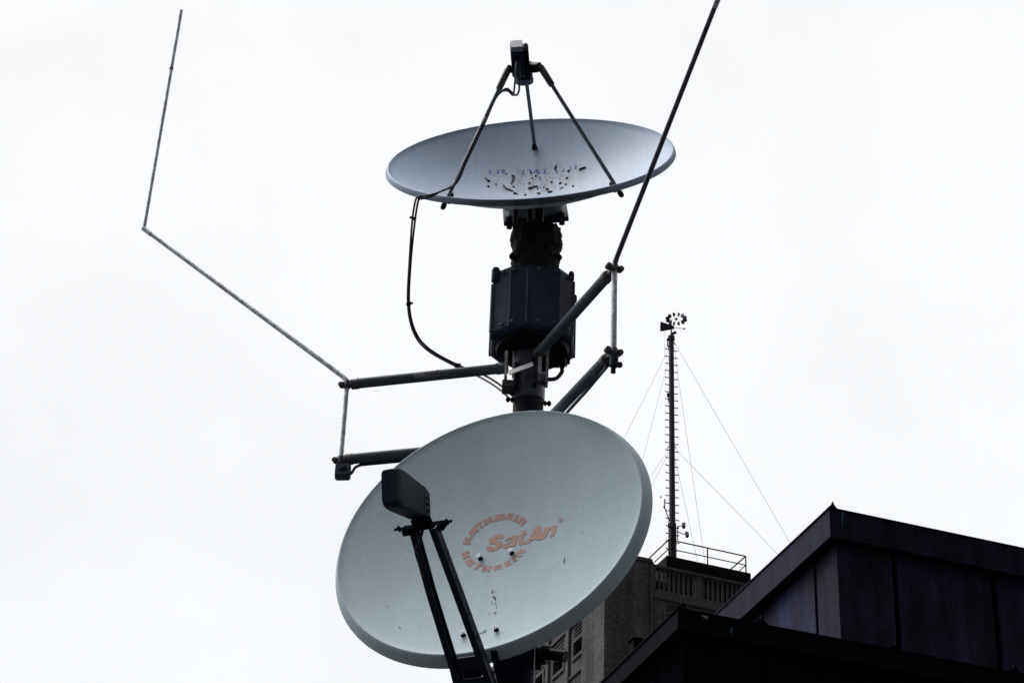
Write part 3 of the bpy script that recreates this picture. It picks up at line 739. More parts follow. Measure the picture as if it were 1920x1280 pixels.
TOPR = [
 [[(163, 855), (180, 770), (245, 785), (210, 720), (235, 668), (285, 712), (330, 670), (420, 688), (385, 750), (302, 757), (302, 790), (360, 800), (345, 870)]],
 [[(298, 580), (420, 440), (470, 440), (580, 490), (545, 540), (490, 570), (440, 660), (400, 655)], [(375, 550), (420, 515), (445, 530), (430, 565), (395, 565)]],
 [[(455, 415), (490, 370), (560, 320), (640, 280), (652, 305), (602, 340), (690, 415), (625, 470), (540, 385), (480, 420)]],
 [[(665, 260), (745, 215), (785, 262), (812, 250), (795, 195), (880, 155), (940, 300), (855, 330), (832, 288), (800, 300), (805, 355), (710, 395)]],
 [[(975, 130), (1205, 95), (1195, 255), (1105, 265), (1100, 225), (1065, 228), (1055, 270), (955, 290)], [(1048, 165), (1118, 152), (1114, 174), (1050, 184)]],
 [[(1215, 235), (1260, 130), (1300, 85), (1440, 95), (1420, 135), (1340, 130), (1335, 152), (1410, 157), (1390, 195), (1310, 190), (1302, 215), (1400, 225), (1365, 265)]],
 [[(1395, 275), (1490, 115), (1565, 140), (1465, 300)]],
 [[(1480, 305), (1625, 170), (1700, 200), (1755, 280), (1620, 415), (1575, 365), (1665, 265), (1640, 250), (1550, 350)]]]
BOTR = [
 [[(133, 215), (325, 150), (330, 195), (275, 235), (330, 260), (375, 315), (290, 310), (200, 375), (165, 370), (160, 310), (230, 270), (140, 270)]],
 [[(215, 435), (370, 335), (480, 440), (335, 560), (280, 515), (312, 488), (265, 485)], [(345, 440), (395, 405), (412, 425), (360, 458)]],
 [[(500, 455), (660, 520), (650, 545), (600, 530), (490, 635), (430, 610), (530, 510), (495, 480)]],
 [[(680, 525), (765, 540), (755, 590), (780, 592), (800, 530), (890, 545), (815, 690), (745, 675), (762, 640), (728, 635), (700, 685), (620, 665), (660, 600)]],
 [[(920, 545), (1140, 480), (1158, 530), (1150, 600), (1080, 612), (1030, 600), (980, 660), (935, 655)], [(985, 572), (1095, 535), (1098, 552), (1000, 590)]],
 [[(1180, 460), (1335, 375), (1350, 390), (1262, 448), (1272, 462), (1350, 425), (1362, 440), (1300, 478), (1312, 500), (1380, 470), (1395, 490), (1260, 560), (1215, 530)]],
 [[(1365, 350), (1430, 300), (1530, 385), (1455, 435)]],
 [[(1455, 270), (1610, 110), (1745, 155), (1690, 222), (1612, 202), (1568, 232), (1652, 275), (1580, 327)]]]
for lp in TOPR: printed(ring, lp, (855, 955), .07552, .0010)
for lp in BOTR: printed(ring, lp, (855, 1020), .07552, .0010)
rcp = lhit(1051.4, 974.8); rc = V((rcp.x, rcp.y)); rad = 4.3 / 480
ribbon(ring, [(rc.x + math.cos(t) * rad, rc.y + math.sin(t) * rad) for t in [2 * math.pi * i / 28 for i in range(29)]], .0022, lz, .0011)
for st in ([(-.35, -.5), (-.25, .5), (.15, .5), (.3, .25), (.1, 0), (-.28, 0)], [(.0, 0), (.3, -.5)]):
    ribbon(ring, [(rc.x + a_ * rad, rc.y + b_ * rad) for a_, b_ in st], .0018, lz, .0012)
ring.build('ring_lettering', M['logo'], ld, local=True, recalc=False, smooth=False)
# scuffs
sm = MB(); rs = random.Random(4)
for k in range(34):
    py = 1108 + 46 * rs.random(); px = 926 + 9 * (rs.random() - .5) * (1 + (py > 1130) * .6) - (py - 1108) * .05
    h = lhit(px, py)
    L_ = rs.uniform(.004, .013); a_ = R_(rs.uniform(20, 110))
    ribbon(sm, [(h.x, h.y), (h.x + math.cos(a_) * L_, h.y + math.sin(a_) * L_)], rs.uniform(.0008, .0020), lz, .0009 + .00001 * k)
for q in ([(897, 1189), (903, 1186), (911, 1184)], [(906, 1182), (912, 1182)], [(1059, 1045), (1057, 1056)], [(1092, 997), (1093, 998.5)], [(1155, 1021), (1156, 1022.5)], [(749, 1175), (751, 1178)], [(726, 1136), (727, 1138)]):
    h = [lhit(*c_) for c_ in q]; ribbon(sm, [(p.x, p.y) for p in h], .003, lz, .0016)
sm.build('scuff_marks', M['scuff'], ld, local=True, recalc=False, smooth=False)
# four hollow bolts
for px, py in ((901, 1047), (960, 1037), (869, 1191), (931, 1181)):
    h = lhit(px, py)
    b_ = MB().lathe(h - V((0, 0, .004)), (0, 0, 1), [(.0095, 0), (.0098, .006), (.0070, .0075), (.0070, .019)], 18).build('dish_bolt', M['lampblack'], ld, local=True)
    q = h + V((0, 0, .0152))
    MB().lathe(q, (0, 0, 1), [(.0036, -.002), (.0074, -.001), (.0082, .001), (.0082, .005), (.0074, .0062), (.0038, .0062), (.0036, .002)], 20).build('bolt_tip', M['steel'], b_, local=True)
    MB().lathe(q, (0, 0, 1), [(.0035, .0022), (.0035, .0040)], 12).build('bolt_bore', M['lampblack'], b_, local=True)

# feed arms: folded channels, each in a plane of constant local x
def lw(p): return p
def arm_strip(pix, x, w, t, inward):
    """flat-sided channel along pixel path pix in the local plane x, flange turned inward"""
    P = [lplane(px, py, xx) for (px, py), xx in zip(pix, x)]; mb = MB(); n = len(P); dirs = []
    for i in range(n):
        a_ = P[min(i + 1, n - 1)] - P[max(i - 1, 0)]; a_.x = 0; dirs.append(a_.normalized())
    secs = []
    for p, d in zip(P, dirs):
        s = V((0, -d.z, d.y))              # across the strip, in the plane
        prof = [(0, -w / 2), (0, w / 2), (inward * .024, w / 2), (inward * .024, w / 2 - t), (inward * t, w / 2 - t), (inward * t, -w / 2 + t), (inward * .024, -w / 2 + t), (inward * .024, -w / 2)]
        secs.append([p + V((a, 0, 0)) + s * b for a, b in prof])
    vs = [q for s in secs for q in s]; fs = []
    for i in range(n - 1):
        for k in range(8): fs.append((i * 8 + k, i * 8 + (k + 1) % 8, (i + 1) * 8 + (k + 1) % 8, (i + 1) * 8 + k))
    fs.append(tuple(range(8))); fs.append(tuple(range((n - 1) * 8, n * 8)))
    mb.add(vs, fs); mb.P = P; return mb
XA = .058
pr_ = [(819, 985), (829, 1012), (866, 1112), (906, 1222), (938, 1310)]
pl_ = [(769, 988), (776, 1014), (803, 1112), (838, 1226), (868, 1316)]
ar = arm_strip(pr_, (.088, .092, .098, .105, .110), .040, .004, -1); PRr = ar.P
arR = ar.build('feed_arm', M['arm'], ld, local=True, smooth=False)
al = arm_strip(pl_, (-.028, -.030, -.033, -.036, -.040), .040, .004, 1); PLl = al.P
arL = al.build('feed_arm', M['arm'], ld, local=True, smooth=False)
print('armR', [tuple(round(c, 3) for c in p) for p in PRr]); print('armL', [tuple(round(c, 3) for c in p) for p in PLl])
for i in (1, 2):
    for k in (.28, .33, .72):
        q = PRr[i].lerp(PRr[i + 1], k) + V((.0025, (.006 if k == .28 else -.006), 0))
        MB().lathe(q - V((.004, 0, 0)), (1, 0, 0), [(.0035, 0), (.0035, .0045)], 10).build('arm_hole', M['seam'], arR, local=True)
# cross plate at the foot, bracket and back structure
c = (PRr[3] + PLl[3]) / 2
fo = (PRr[4] - PRr[3]).normalized()
MB().box(c + fo * .035 + V((0, 0, -.006)), (1, 0, 0), fo, fo.cross(V((1, 0, 0))), PRr[3].x - PLl[3].x - .012, .050, .006).box(c + fo * .12 + V((0, -.004, -.01)), (1, 0, 0), fo, fo.cross(V((1, 0, 0))), PRr[3].x - PLl[3].x - .012, .06, .006).build('cross_plate', M['arm'], ld, local=True, bevel=.001)
gus = MB()
A0 = LM @ (PRr[3] + V((.003, -.004, -.02))); 
# side cheek plates running from the arm feet back to the pole
for x in (PRr[4].x + .004, PLl[4].x - .009):
    poly = [V((x, PRr[3].y + .03, PRr[3].z - .03)), V((x, PRr[4].y, PRr[4].z)), V((x, PRr[4].y - .12, PRr[4].z - .10)), V((x, PRr[4].y + .02, -.30)), V((x, -LB * .72, -.24)), V((x, -LB * .86, -.12))]
    gus.prism(poly, V((.005, 0, 0)))
gus.build('bracket', M['lampblack'], ld, local=True, smooth=False)
bk = MB(); bk.box(V((0, -.05, -LH - .10)), (1, 0, 0), (0, 1, 0), (0, 0, 1), .22, .5, .03).box(V((0, -.2, -LH - .19)), (1, 0, 0), (0, 1, 0), (0, 0, 1), .16, .22, .17)
bk.build('back_frame', M['lampblack'], ld, local=True, bevel=.004)
# feed unit: long box aimed at the dish centre
top_mid = (PRr[0] + PLl[0]) / 2
c0 = lplane(768, 934, 0.03)
aim = (V((.03, -.06, -LH)) - c0).normalized()
side = V((1, 0, 0)); side = (side - aim * side.dot(aim)).normalized(); vert = side.cross(aim)
print('feed', c0, 'aim', aim, 'top_mid', top_mid)
def loft(secs, name, m_, par):
    """rounded-rectangle sections (distance behind c0, width, height, corner) along the feed axis"""
    mb = MB(); vs = []; fs = []; n = 0
    for s_, w_, h_, r_ in secs:
        pts = []
        for cx, cy, a0 in ((1, 1, 0), (-1, 1, 90), (-1, -1, 180), (1, -1, 270)):
            for k in range(5):
                a_ = R_(a0 + 22.5 * k); pts.append((cx * (w_ / 2 - r_) + math.cos(a_) * r_, cy * (h_ / 2 - r_) + math.sin(a_) * r_))
        n = len(pts); vs += [c0 - aim * s_ + side * x + vert * y for x, y in pts]
    for i in range(len(secs) - 1):
        for k in range(n): fs.append((i * n + k, i * n + (k + 1) % n, (i + 1) * n + (k + 1) % n, (i + 1) * n + k))
    fs += [tuple(range(n - 1, -1, -1)), tuple(range((len(secs) - 1) * n, len(secs) * n))]
    return mb.add(vs, fs).build(name, m_, par, local=True, angle=28)
FW_, FH = .066, .132
fb = loft([(-.050, FW_, FH * .80, .006), (.02, FW_, FH * .90, .008), (.095, FW_, FH, .009), (.140, FW_ * .99, FH * .985, .010), (.160, FW_ * .90, FH * .93, .012), (.170, FW_ * .80, FH * .85, .014)], 'feed_body', M['lnb'], ld)
loft([(-.100, FW_ * .98, FH * .62, .006), (-.070, FW_ * 1.03, FH * .76, .006), (-.051, FW_ * 1.03, FH * .815, .006)], 'feed_mouth', M['lnb'], fb)
for k in (-.030, -.008, .014):
    MB().box(c0 + aim * .070 + vert * k + side * (FW_ * .515), aim, vert, side, .020, .007, .003).build('vent_slot', M['seam'], fb, local=True)
MB().lathe(c0 - aim * .170 + vert * .0, -aim, [(.003, -.002), (.003, .0012)], 8).build('cap_screw', M['seam'], fb, local=True)
hp = MB()
tm = top_mid + V((0, .0, .0))
dA = (PRr[1] - PRr[0]).normalized(); sA_ = V((0, -dA.z, dA.y))
hp.box(tm + V((0, 0, 0)), (1, 0, 0), sA_, dA, .150, .034, .014)
hp.box(tm - dA * .020, (1, 0, 0), sA_, dA, .060, .038, .030)
for q in (-1, 1):
    hp.box(tm + V((.086 * q, 0, 0)) - dA * .004, (1, 0, 0), sA_, dA, .040, .016, .006)
    hp.lathe(tm + V((.088 * q, 0, 0)) - dA * .016, dA, [(.004, 0), (.005, .002), (.005, .022), (.003, .024)], 8)
    hp.box(tm + V((.058 * q, 0, 0)) + dA * .010, (1, 0, 0), sA_, dA, .034, .042, .016)
hp.build('feed_holder', M['lampblack'], ld, local=True, bevel=.0015)
fc = smoothpath([tm + V((.0, 0, 0)), lplane(790, 1003, .02), lplane(785, 1022, .0), lplane(781, 1040, -.017), lplane(808, 1112, -.019), lplane(843, 1226, -.022)], 6)
tag(MB().add([LM @ p for p in MB().tube(fc, .0055, 8).v], MB().tube(fc, .0055, 8).f).build('feed_cable', M['cable'], None), 'thin black cable dropping from the lower feed into its left arm', 'cable')

# ------------------------------------------------------------------ clad buildings on the right
def azv(deg): return V((math.cos(R_(deg)), math.sin(R_(deg)), 0))
E1, E2 = azv(19.2), azv(108.8)
def block(name, label, K0, fh, over, len1, len2, seams1, seams2, mf1, mp, seam_w, z_low):
    """flat-roofed clad block: K0 = top of the fascia corner; walls along E1 (to the right) and E2 (to the left)"""
    root = thing(name, label, 'building', V((K0.x, K0.y, z_low)))
    zt_ = K0.z; zb_ = K0.z - fh
    F = lambda s, t, z: V((K0.x, K0.y, 0)) + E1 * s + E2 * t + Z * z
    # fascia: two mitred boards
    th = .05
    MB().prism([F(0, 0, zb_), F(len1, 0, zb_), F(len1, th, zb_), F(th, th, zb_)], Z * fh).build('fascia', mf1, root, smooth=False, bevel=.004)
    MB().prism([F(0, 0, zb_), F(th, th, zb_), F(th, len2, zb_), F(0, len2, zb_)], Z * fh).build('fascia', mf1, root, smooth=False, bevel=.004)
    MB().prism([F(th, th, zb_ + .02), F(len1, th, zb_ + .02), F(len1, len2, zb_ + .02), F(th, len2, zb_ + .02)], Z * .06).build('soffit', M['soffit'], root, smooth=False)
    MB().prism([F(th, th, zt_ - .10), F(len1, th, zt_ - .10), F(len1, len2, zt_ - .10), F(th, len2, zt_ - .10)], Z * .06).build('roof', M['slab'], root, smooth=False)
    # drip edge along the top of the fascia
    MB().prism([F(-.012, -.012, zt_ + .002), F(len1, -.012, zt_ + .002), F(len1, .08, zt_ + .002), F(.08, .08, zt_ + .002), F(.08, len2, zt_ + .002), F(-.012, len2, zt_ + .002)], Z * .012).build('drip_edge', mf1, root, smooth=False)
    o = over
    MB().prism([F(o + .06, o + .06, z_low), F(len1, o + .06, z_low), F(len1, len2, z_low), F(o + .06, len2, z_low)], Z * (zb_ + .018 - z_low)).build('wall', M['seam'], root, smooth=False)
    # cladding sheets between the dark joints
    zp = max(z_low, 0)
    cuts = [o] + seams1 + [len1]
    for i in range(len(cuts) - 1):
        a_ = cuts[i] + (seam_w / 2 if i else 0); b_ = cuts[i + 1] - seam_w / 2
        MB().prism([F(a_, o, zp), F(b_, o, zp), F(b_, o + .058, zp), F(a_ + (.058 if not i else 0), o + .058, zp)], Z * (zb_ + .019 - zp)).build('cladding_panel', mp, root, smooth=False, bevel=.003)
    cuts = [o] + seams2 + [len2]
    for i in range(len(cuts) - 1):
        a_ = cuts[i] + (seam_w / 2 if i else 0); b_ = cuts[i + 1] - seam_w / 2
        MB().prism([F(o, a_, zp), F(o, b_, zp), F(o + .058, b_, zp), F(o + .058, a_ + (.058 if not i else 0), zp)], Z * (zb_ + .019 - zp)).build('cladding_panel', mp, root, smooth=False, bevel=.003)
    root_F = F
    return root, F
KUb = atD(1555, 953, 22.0)
KLb = atD(1271, 1142, 18.0)
def s1(K0, px, py, o):   # distance along E1 on the right wall plane
    n = E2; p = atplane(px, py, K0 + E2 * o, n); return (p - K0).dot(E1)
def s2(K0, px, py, o):
    p = atplane(px, py, K0 + E1 * o, E1); return (p - K0).dot(E2)
ov = .13
sA, sB = s1(KUb, 1680, 1100, ov), s1(KUb, 1870, 1160, ov)
tA, tB = s2(KUb, 1529, 1110, ov), s2(KUb, 1427, 1150, ov)
print('seams upper', sA, sB, tA, tB)
fhU = KUb.z - atplane(1556, 1005, KUb, FW).z
fhU = .305
seams1 = [sA + (sB - sA) * k for k in range(8)]
seams2 = [tA + (tB - tA) * k for k in range(9)]
bu, FU = block('clad_building', 'upper dark violet metal-clad block with deep fascia at the right', KUb, fhU, ov, 9.0, 9.0, seams1, seams2, M['fascia'], M['clad'], .055, KLb.z - .3)
ovl = .10
sA, sB = s1(KLb, 1432, 1240, ovl), s1(KLb, 1432, 1240, ovl) + 1.3
tA = s2(KLb, 1209, 1262, ovl)
print('seams low', sA, tA)
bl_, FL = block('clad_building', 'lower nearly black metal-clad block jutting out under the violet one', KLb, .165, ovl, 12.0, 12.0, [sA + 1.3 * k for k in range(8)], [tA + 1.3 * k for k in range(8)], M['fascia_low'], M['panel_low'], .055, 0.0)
# upturned seam ends on the roof edges
def fin(root, F, s, t, z, along, w, h, mt):
    d = E1 if along == 1 else E2
    c = F(s, t, z); nrm = E2 if along == 1 else E1
    MB().prism([c - d * w * .5 + nrm * .001, c + d * w * .5 + nrm * .001, c + d * w * .16 + Z * h * .45 + nrm * .001, c + Z * h + nrm * .001, c - d * w * .1 + Z * h * .62], nrm * .02).build('seam_end', mt, root, smooth=False)
fin(bu, FU, .05, .012, KUb.z + .014, 1, .13, .085, M['fascia_low'])
fin(bl_, FL, .05, .012, KLb.z + .014, 1, .13, .075, M['fascia_low'])
for px, py in ((1431, 1172), (1684, 1219), (1908, 1262)):
    fin(bl_, FL, s1(KLb, px, py, 0), .012, KLb.z + .014, 1, .16, .085, M['fascia_low'])
# lapped joints on the fascias
for px, py in ((1434, 1190), (1690, 1240)):
    c = atplane(px, py, KLb, E2); s = (c - KLb).dot(E1)
    MB().box(FL(s, -.003, KLb.z - .0825), E1, E2, Z, .012, .004, .160).build('lap_joint', M['seam'], bl_, smooth=False)
# patina run and droppings on the metal
def splash(root, F, K0, pts, mt, w, wall):
    mb = MB()
    for px, y0, y1, ww in pts:
        a_ = atplane(px, y0, K0, E2 if wall == 1 else E1); b_ = atplane(px + .4, y1, K0, E2 if wall == 1 else E1)
        d = E1 if wall == 1 else E2; nn = E2 if wall == 1 else E1
        ww *= w
        poly = [a_ - d * ww, a_ + d * ww, a_.lerp(b_, .45) + d * ww * .62, b_ + d * ww * .2, b_ - d * ww * .2, a_.lerp(b_, .4) - d * ww * .5]
        mb.add([p - nn * .0035 for p in poly], [(0, 1, 2, 5), (5, 2, 3, 4)])
    mb.build('stain', mt, root, smooth=False)
splash(bu, FU, KUb, [(1579, 960, 990, .012), (1583, 961, 974, .006)], M['patina'], 1, 1)
splash(bu, FU, KUb, [(1530, 1000, 1016, .004), (1528, 1012, 1028, .004)], M['patina'], 1, 2)
splash(bl_, FL, KLb, [(1320, 1153, 1158, .03), (1325, 1154, 1161, .014), (1316, 1152, 1155, .012)], M['drop'], 1, 1)
splash(bl_, FL, KLb, [(1372, 1176, 1190, .010), (1369, 1180, 1186, .008)], M['patina'], .9, 1)
# small dark box on the left roof edge of the lower block
c = atplane(1196, 1212, KLb + E1 * .25, E1)
vb = thing('roof_vent', 'small black box peeking over the left roof edge of the lower dark block', 'vent', c - Z * .2)
MB().box(c - Z * .06, E1, E2, Z, .12, .10, .22).build('vent_box', M['seam'], vb, bevel=.004)
MB().box(c + Z * .055, E1, E2, Z, .15, .13, .012).build('vent_lid', M['slab'], vb, bevel=.002)

# ------------------------------------------------------------------ stone tower
D1, D2 = azv(20.8), azv(110.8)
TK = atD(1134, 1120, 85.0)                   # a point of the near vertical corner
T0 = V((TK.x, TK.y, 0))
def f1(px, py, t=0): p = atplane(px, py, T0 + D2 * t, D2); return (p - T0).dot(D1), p.z
def f2(px, py, s=0): p = atplane(px, py, T0 + D1 * s, D1); return (p - T0).dot(D2), p.z
TF = lambda s, t, z: T0 + D1 * s + D2 * t + Z * z
sp, zpier = f1(1224, 1047)                   # right end and top of the corner pier
srail, zrail = f1(1230, 1058, .12)
_, zrail_b = f1(1234, 1064, .12)
_, zledge = f1(1232, 1105, .12)              # foot of the balusters
_, zledge_b = f1(1232, 1122, .12)
print('tower', T0, 'pier w', sp, 'ztop', zpier, 'rail', zrail, zrail_b, 'ledge', zledge, zledge_b)
tw = thing('stone_tower', 'sooty stone tower block with balustrade behind the lower dish', 'building', T0)
LT1, LT2 = 14.0, 14.0
def tbox(mb, s0, s1_, t0, t1_, z0, z1): return mb.prism([TF(s0, t0, z0), TF(s1_, t0, z0), TF(s1_, t1_, z0), TF(s0, t1_, z0)], Z * (z1 - z0))
tp2 = f2(1093, 1180)[0]                       # width of the pier on the left face
pier = MB(); tbox(pier, 0, sp, 0, tp2, 0, zpier - .22)
pier.build('corner_pier', M['stone'], tw, smooth=False, bevel=.03)
cap = MB(); tbox(cap, -.03, sp + .02, -.03, tp2 + .02, zpier - .218, zpier - .0)
cap.build('pier_coping', M['stone_trim'], tw, smooth=False, bevel=.05)
# core behind
core = MB(); tbox(core, .45, LT1, .45, LT2, 0, zledge_b - .3); core.build('wall', M['stone'], tw, smooth=False)
roof = MB(); tbox(roof, .30, LT1, .30, LT2, zledge_b - .29, zledge - .05); roof.build('roof', M['slab'], tw, smooth=False)
# front: ledge, balusters, rail
def front_rail(tt):
    mb = MB(); tbox(mb, sp + .003, LT1, tt - .05, tt + .34, zledge_b, zledge); mb.build('ledge', M['stone_trim'], tw, smooth=False, bevel=.02)
    mb = MB(); tbox(mb, sp + .003, LT1, tt - .06, tt + .30, zrail_b, zrail); mb.build('top_rail', M['stone_trim'], tw, smooth=False, bevel=.03)
    hb_ = zrail_b - zledge; step = f1(1247.2, 1085, .12)[0] - f1(1238, 1085, .12)[0]
    s = f1(1238, 1085, .12)[0]; k = 0; proto = None
    while s < LT1 - .4:
        if k % 9 == 8:
            p = MB(); tbox(p, s - .13, s + .13, tt - .02, tt + .2, zledge + .001, zrail_b - .001)
            p.build('baluster_pier', M['stone_trim'], tw, smooth=False, bevel=.01)
        else:
            o_ = TF(s, tt + .09, zledge)
            if proto is None:
                q = MB().lathe(o_, Z, [(.062, .001), (.062, .06), (.040, .09), (.052, .30 * hb_), (.056, .45 * hb_), (.044, .75 * hb_), (.036, .88 * hb_), (.058, .92 * hb_), (.058, hb_ - .001)], 14)
                proto = q.build('baluster', M['stone_trim'], tw); p0 = o_
            else:
                c_ = proto.copy(); COL.objects.link(c_); c_.parent = tw; c_.location = proto.location + (o_ - p0)
        s += step; k += 1
front_rail(.12)
mb = MB(); tbox(mb, sp + .003, LT1, 1.2, 1.4, zledge - .04, zrail - .1); mb.build('parapet_back', M['slab'], tw, smooth=False)
mb = MB(); tbox(mb, sp + .004, sp + .14, .04, .44, zledge + .001, zrail_b - .001); mb.build('baluster_pier', M['stone_trim'], tw, smooth=False)

# windows: a bay module with frame, grooves above and dark glass
def bay(face, a0, a1, z0, z1, glass, grooves, deep=.45, skin=.10):
    """face 1 = front (along D1), 2 = left (along D2); wall skin with an opening, frame and louvre grooves"""
    def bx(mb, u0, u1, v0, v1, d0, d1):
        if face == 1: return tbox(mb, u0, u1, d0, d1, v0, v1)
        return tbox(mb, d0, d1, u0, u1, v0, v1)
    ga, gb, gz0, gz1 = glass
    w = MB()
    bx(w, a0, ga, z0, z1, skin, deep); bx(w, gb, a1, z0, z1, skin, deep); bx(w, ga, gb, z0, gz0, skin, deep)
    # the lintel zone is split by the grooves
    top = z1; 
    last = gz1
    for g0, g1 in grooves: bx(w, ga, gb, last, g0, skin, deep); bx(w, ga, gb, g0, g1, skin + .14, deep); last = g1
    bx(w, ga, gb, last, top, skin, deep)
    w.build('wall_panel', M['stone'], tw, smooth=False)
    fr = MB(); e = .13
    bx(fr, ga - e, ga, gz0 - e, gz1 + e, skin - .06, skin - .002); bx(fr, gb, gb + e, gz0 - e, gz1 + e, skin - .06, skin - .002)
    bx(fr, ga, gb, gz1, gz1 + e * .8, skin - .05, skin - .002); bx(fr, ga, gb, gz0 - e, gz0, skin - .07, skin - .002)
    wn = fr.build('window', M['stone_trim'], tw, smooth=False)
    gl_ = MB(); bx(gl_, ga + .001, gb - .001, gz0 + .001, gz1 - .001, deep - .12, deep - .10); gl_.build('pane', M['glass'], wn, smooth=False)
    fm = MB(); bx(fm, (ga + gb) / 2 - .03, (ga + gb) / 2 + .03, gz0 + .002, gz1 - .002, deep - .16, deep - .121); fm.build('mullion', M['iron'], wn, smooth=False)

# left face bays
ga0, gz1 = f2(1091, 1186); gb0, _ = f2(1072, 1203)
_, gz0 = f2(1090, 1214)
_, gr0 = f2(1091, 1176); _, gr2 = f2(1091, 1160)
print('win left', ga0, gb0, gz0, gz1, gr0, gr2, 'pier t', tp2)
bw = gb0 - ga0
pitch = f2(1052, 1224)[0] - ga0
print('pitch', pitch)
gh = (gr2 - gr0) / 5
groov = lambda zz: [(zz + i * 2 * gh, zz + (i * 2 + 1) * gh) for i in range(3)]
zstep = 3.2
a = tp2 + .003
ga_first = max(ga0, a + .14)
zband = gz0 - .9 + zstep
for lvl in range(-1, 5):
    dz = -zstep * lvl
    if lvl == -1: continue
    for k in range(6):
        g0 = ga_first + pitch * k; a1 = g0 + bw + (pitch - bw) / 2
        bay(2, a, a1, gz0 + dz - .9, gz0 + dz - .9 + zstep - .003, (g0, g0 + bw, gz0 + dz, gz1 + dz), groov(gr0 + dz), .45, .14)
        a = a1 + .003
    a = tp2 + .003
# pilasters between the bays and string courses over and under the windows
for k in range(7):
    u = (tp2 + .003 + .01) if k == 0 else ga_first + pitch * (k - 1) + bw + (pitch - bw) / 2
    mb = MB(); tbox(mb, .03, .139, u - (.0 if k == 0 else .16), u + .16, gz0 - .88 - 3 * zstep, zband - .003); mb.build('pilaster', M['stone_trim'], tw, smooth=False, bevel=.02)
for zz in (gz0 - .80, gr2 + .16):
    for lvl in range(3):
        mb = MB(); tbox(mb, .06, .1385, tp2 + .004, LT2, zz - zstep * lvl, zz - zstep * lvl + .10); mb.build('string_course', M['stone_trim'], tw, smooth=False)
# solid band over the left windows up to the coping
mb = MB(); tbox(mb, .10, .45, tp2 + .003, LT2, zband, zpier - .5); mb.build('frieze', M['stone'], tw, smooth=False)
mb = MB(); tbox(mb, .02, .45, tp2 + .003, LT2, zpier - .498, zpier - .2); mb.build('coping', M['stone_trim'], tw, smooth=False, bevel=.03)
# front face bays under the ledge
fa, fz1 = f1(1247, 1150, .14)
_, fg0 = f1(1240, 1141, .14); _, fg2 = f1(1240, 1131, .14)
gh = (fg2 - fg0) / 5
for lvl in range(4):
    dz = -zstep * lvl; a = sp + .003
    ztop = zledge_b - .003 if lvl == 0 else fz1 + dz + 1.0
    for k in range(5):
        g0 = a + .62 if k == 0 else a + .5
        a1 = g0 + 1.5 + .5
        bay(1, a, a1, fz1 + dz + 1.0 - zstep + .003 if True else 0, ztop, (g0, g0 + 1.5, fz1 - 1.3 + dz, fz1 + dz), [(z_[0], z_[1]) for z_ in groov(fg0 + dz)], .45, .16)
        a = a1 + .003
# iron joint line at the pier edge
mb = MB(); tbox(mb, sp - .16, sp - .13, -.012, -.002, 0, zpier - .23); mb.build('joint_strip', M['iron'], tw, smooth=False)

# roof slab with railing
ts = 1.9
cs = atplane(1250, 1040, T0 + D2 * ts, D2); ss = (cs - T0).dot(D1); zsl = cs.z
ce = (atplane(1408, 1074, T0 + D2 * ts, D2) - T0).dot(D1)
depth = 4.5
print('slab', ss, ce, zsl)
sl = MB(); tbox(sl, ss, ce, ts, ts + depth, zledge - .049, zsl); sl.build('roof_hut', M['slab'], tw, smooth=False, bevel=.02)
rail = thing('roof_railing', 'thin black railing round the roof slab at the foot of the weather mast', 'railing', TF(ss, ts, zsl))
tr = ts + .12
crn = atplane(1254, 1011, T0 + D2 * tr, D2); r_s0 = (crn - T0).dot(D1); zr = crn.z
r_s1 = (atplane(1398, 1039, T0 + D2 * tr, D2) - T0).dot(D1)
zm = zsl + (zr - zsl) * .48
print('railing h', zr - zsl)
rr = .028
for z_, r2 in ((zr, rr), (zm, rr * .8)):
    MB().tube([TF(r_s0, tr, z_), TF(r_s1, tr, z_)], r2, 8).build('rail_bar', M['iron'], rail)
    MB().tube([TF(r_s0, tr, z_), TF(r_s0, tr + depth - .3, z_)], r2, 8).build('rail_bar', M['iron'], rail)
    MB().tube([TF(r_s1, tr, z_), TF(r_s1, tr + depth - .3, z_)], r2, 8).build('rail_bar', M['iron'], rail)
    MB().tube([TF(r_s0, tr + depth - .3, z_), TF(r_s1, tr + depth - .3, z_)], r2, 8).build('rail_bar', M['iron'], rail)
for s in (r_s0, (r_s0 + r_s1) / 2, r_s1):
    for t in (tr, tr + depth - .3):
        MB().tube([TF(s, t, zsl - .01), TF(s, t, zr)], rr, 8).build('rail_post', M['iron'], rail)
for s in (r_s0, r_s1):
    MB().tube([TF(s, tr + depth * .5, zsl - .01), TF(s, tr + depth * .5, zr)], rr, 8).build('rail_post', M['iron'], rail)

# weather mast on the roof slab
WB = atplane(1261, 1050, T0 + D2 * (ts + .35), D2)
wx, wy = WB.x, WB.y
wz = lambda py: at(1264, py, wy).z
KW = (WB - CAM).dot(FW) / FPX
wm = thing('weather_mast', 'tall thin dark mast with step pegs on the tower roof', 'mast', V((wx, wy, zsl)))
WV = lambda z, dx=0, dy=0: V((wx + dx, wy + dy, z))
MB().tube([WV(zsl - .02), WV(wz(982))], 7.8 * KW, 14).build('lower_pole', M['mastm'], wm)
MB().tube([WV(wz(983)), WV(wz(636))], [6.0 * KW, 5.0 * KW], 14).build('pole', M['mastm'], wm)
MB().tube([WV(wz(637)), WV(wz(600))], 1.5 * KW, 10).build('top_spike', M['mastm'], wm)
hd = MB().lathe(WV(wz(640)), Z, [(3 * KW, 0), (6.5 * KW, 2 * KW), (7.5 * KW, 6 * KW), (6.5 * KW, 12 * KW), (2 * KW, 15 * KW)], 14); hd.build('mast_head', M['mastm'], wm)
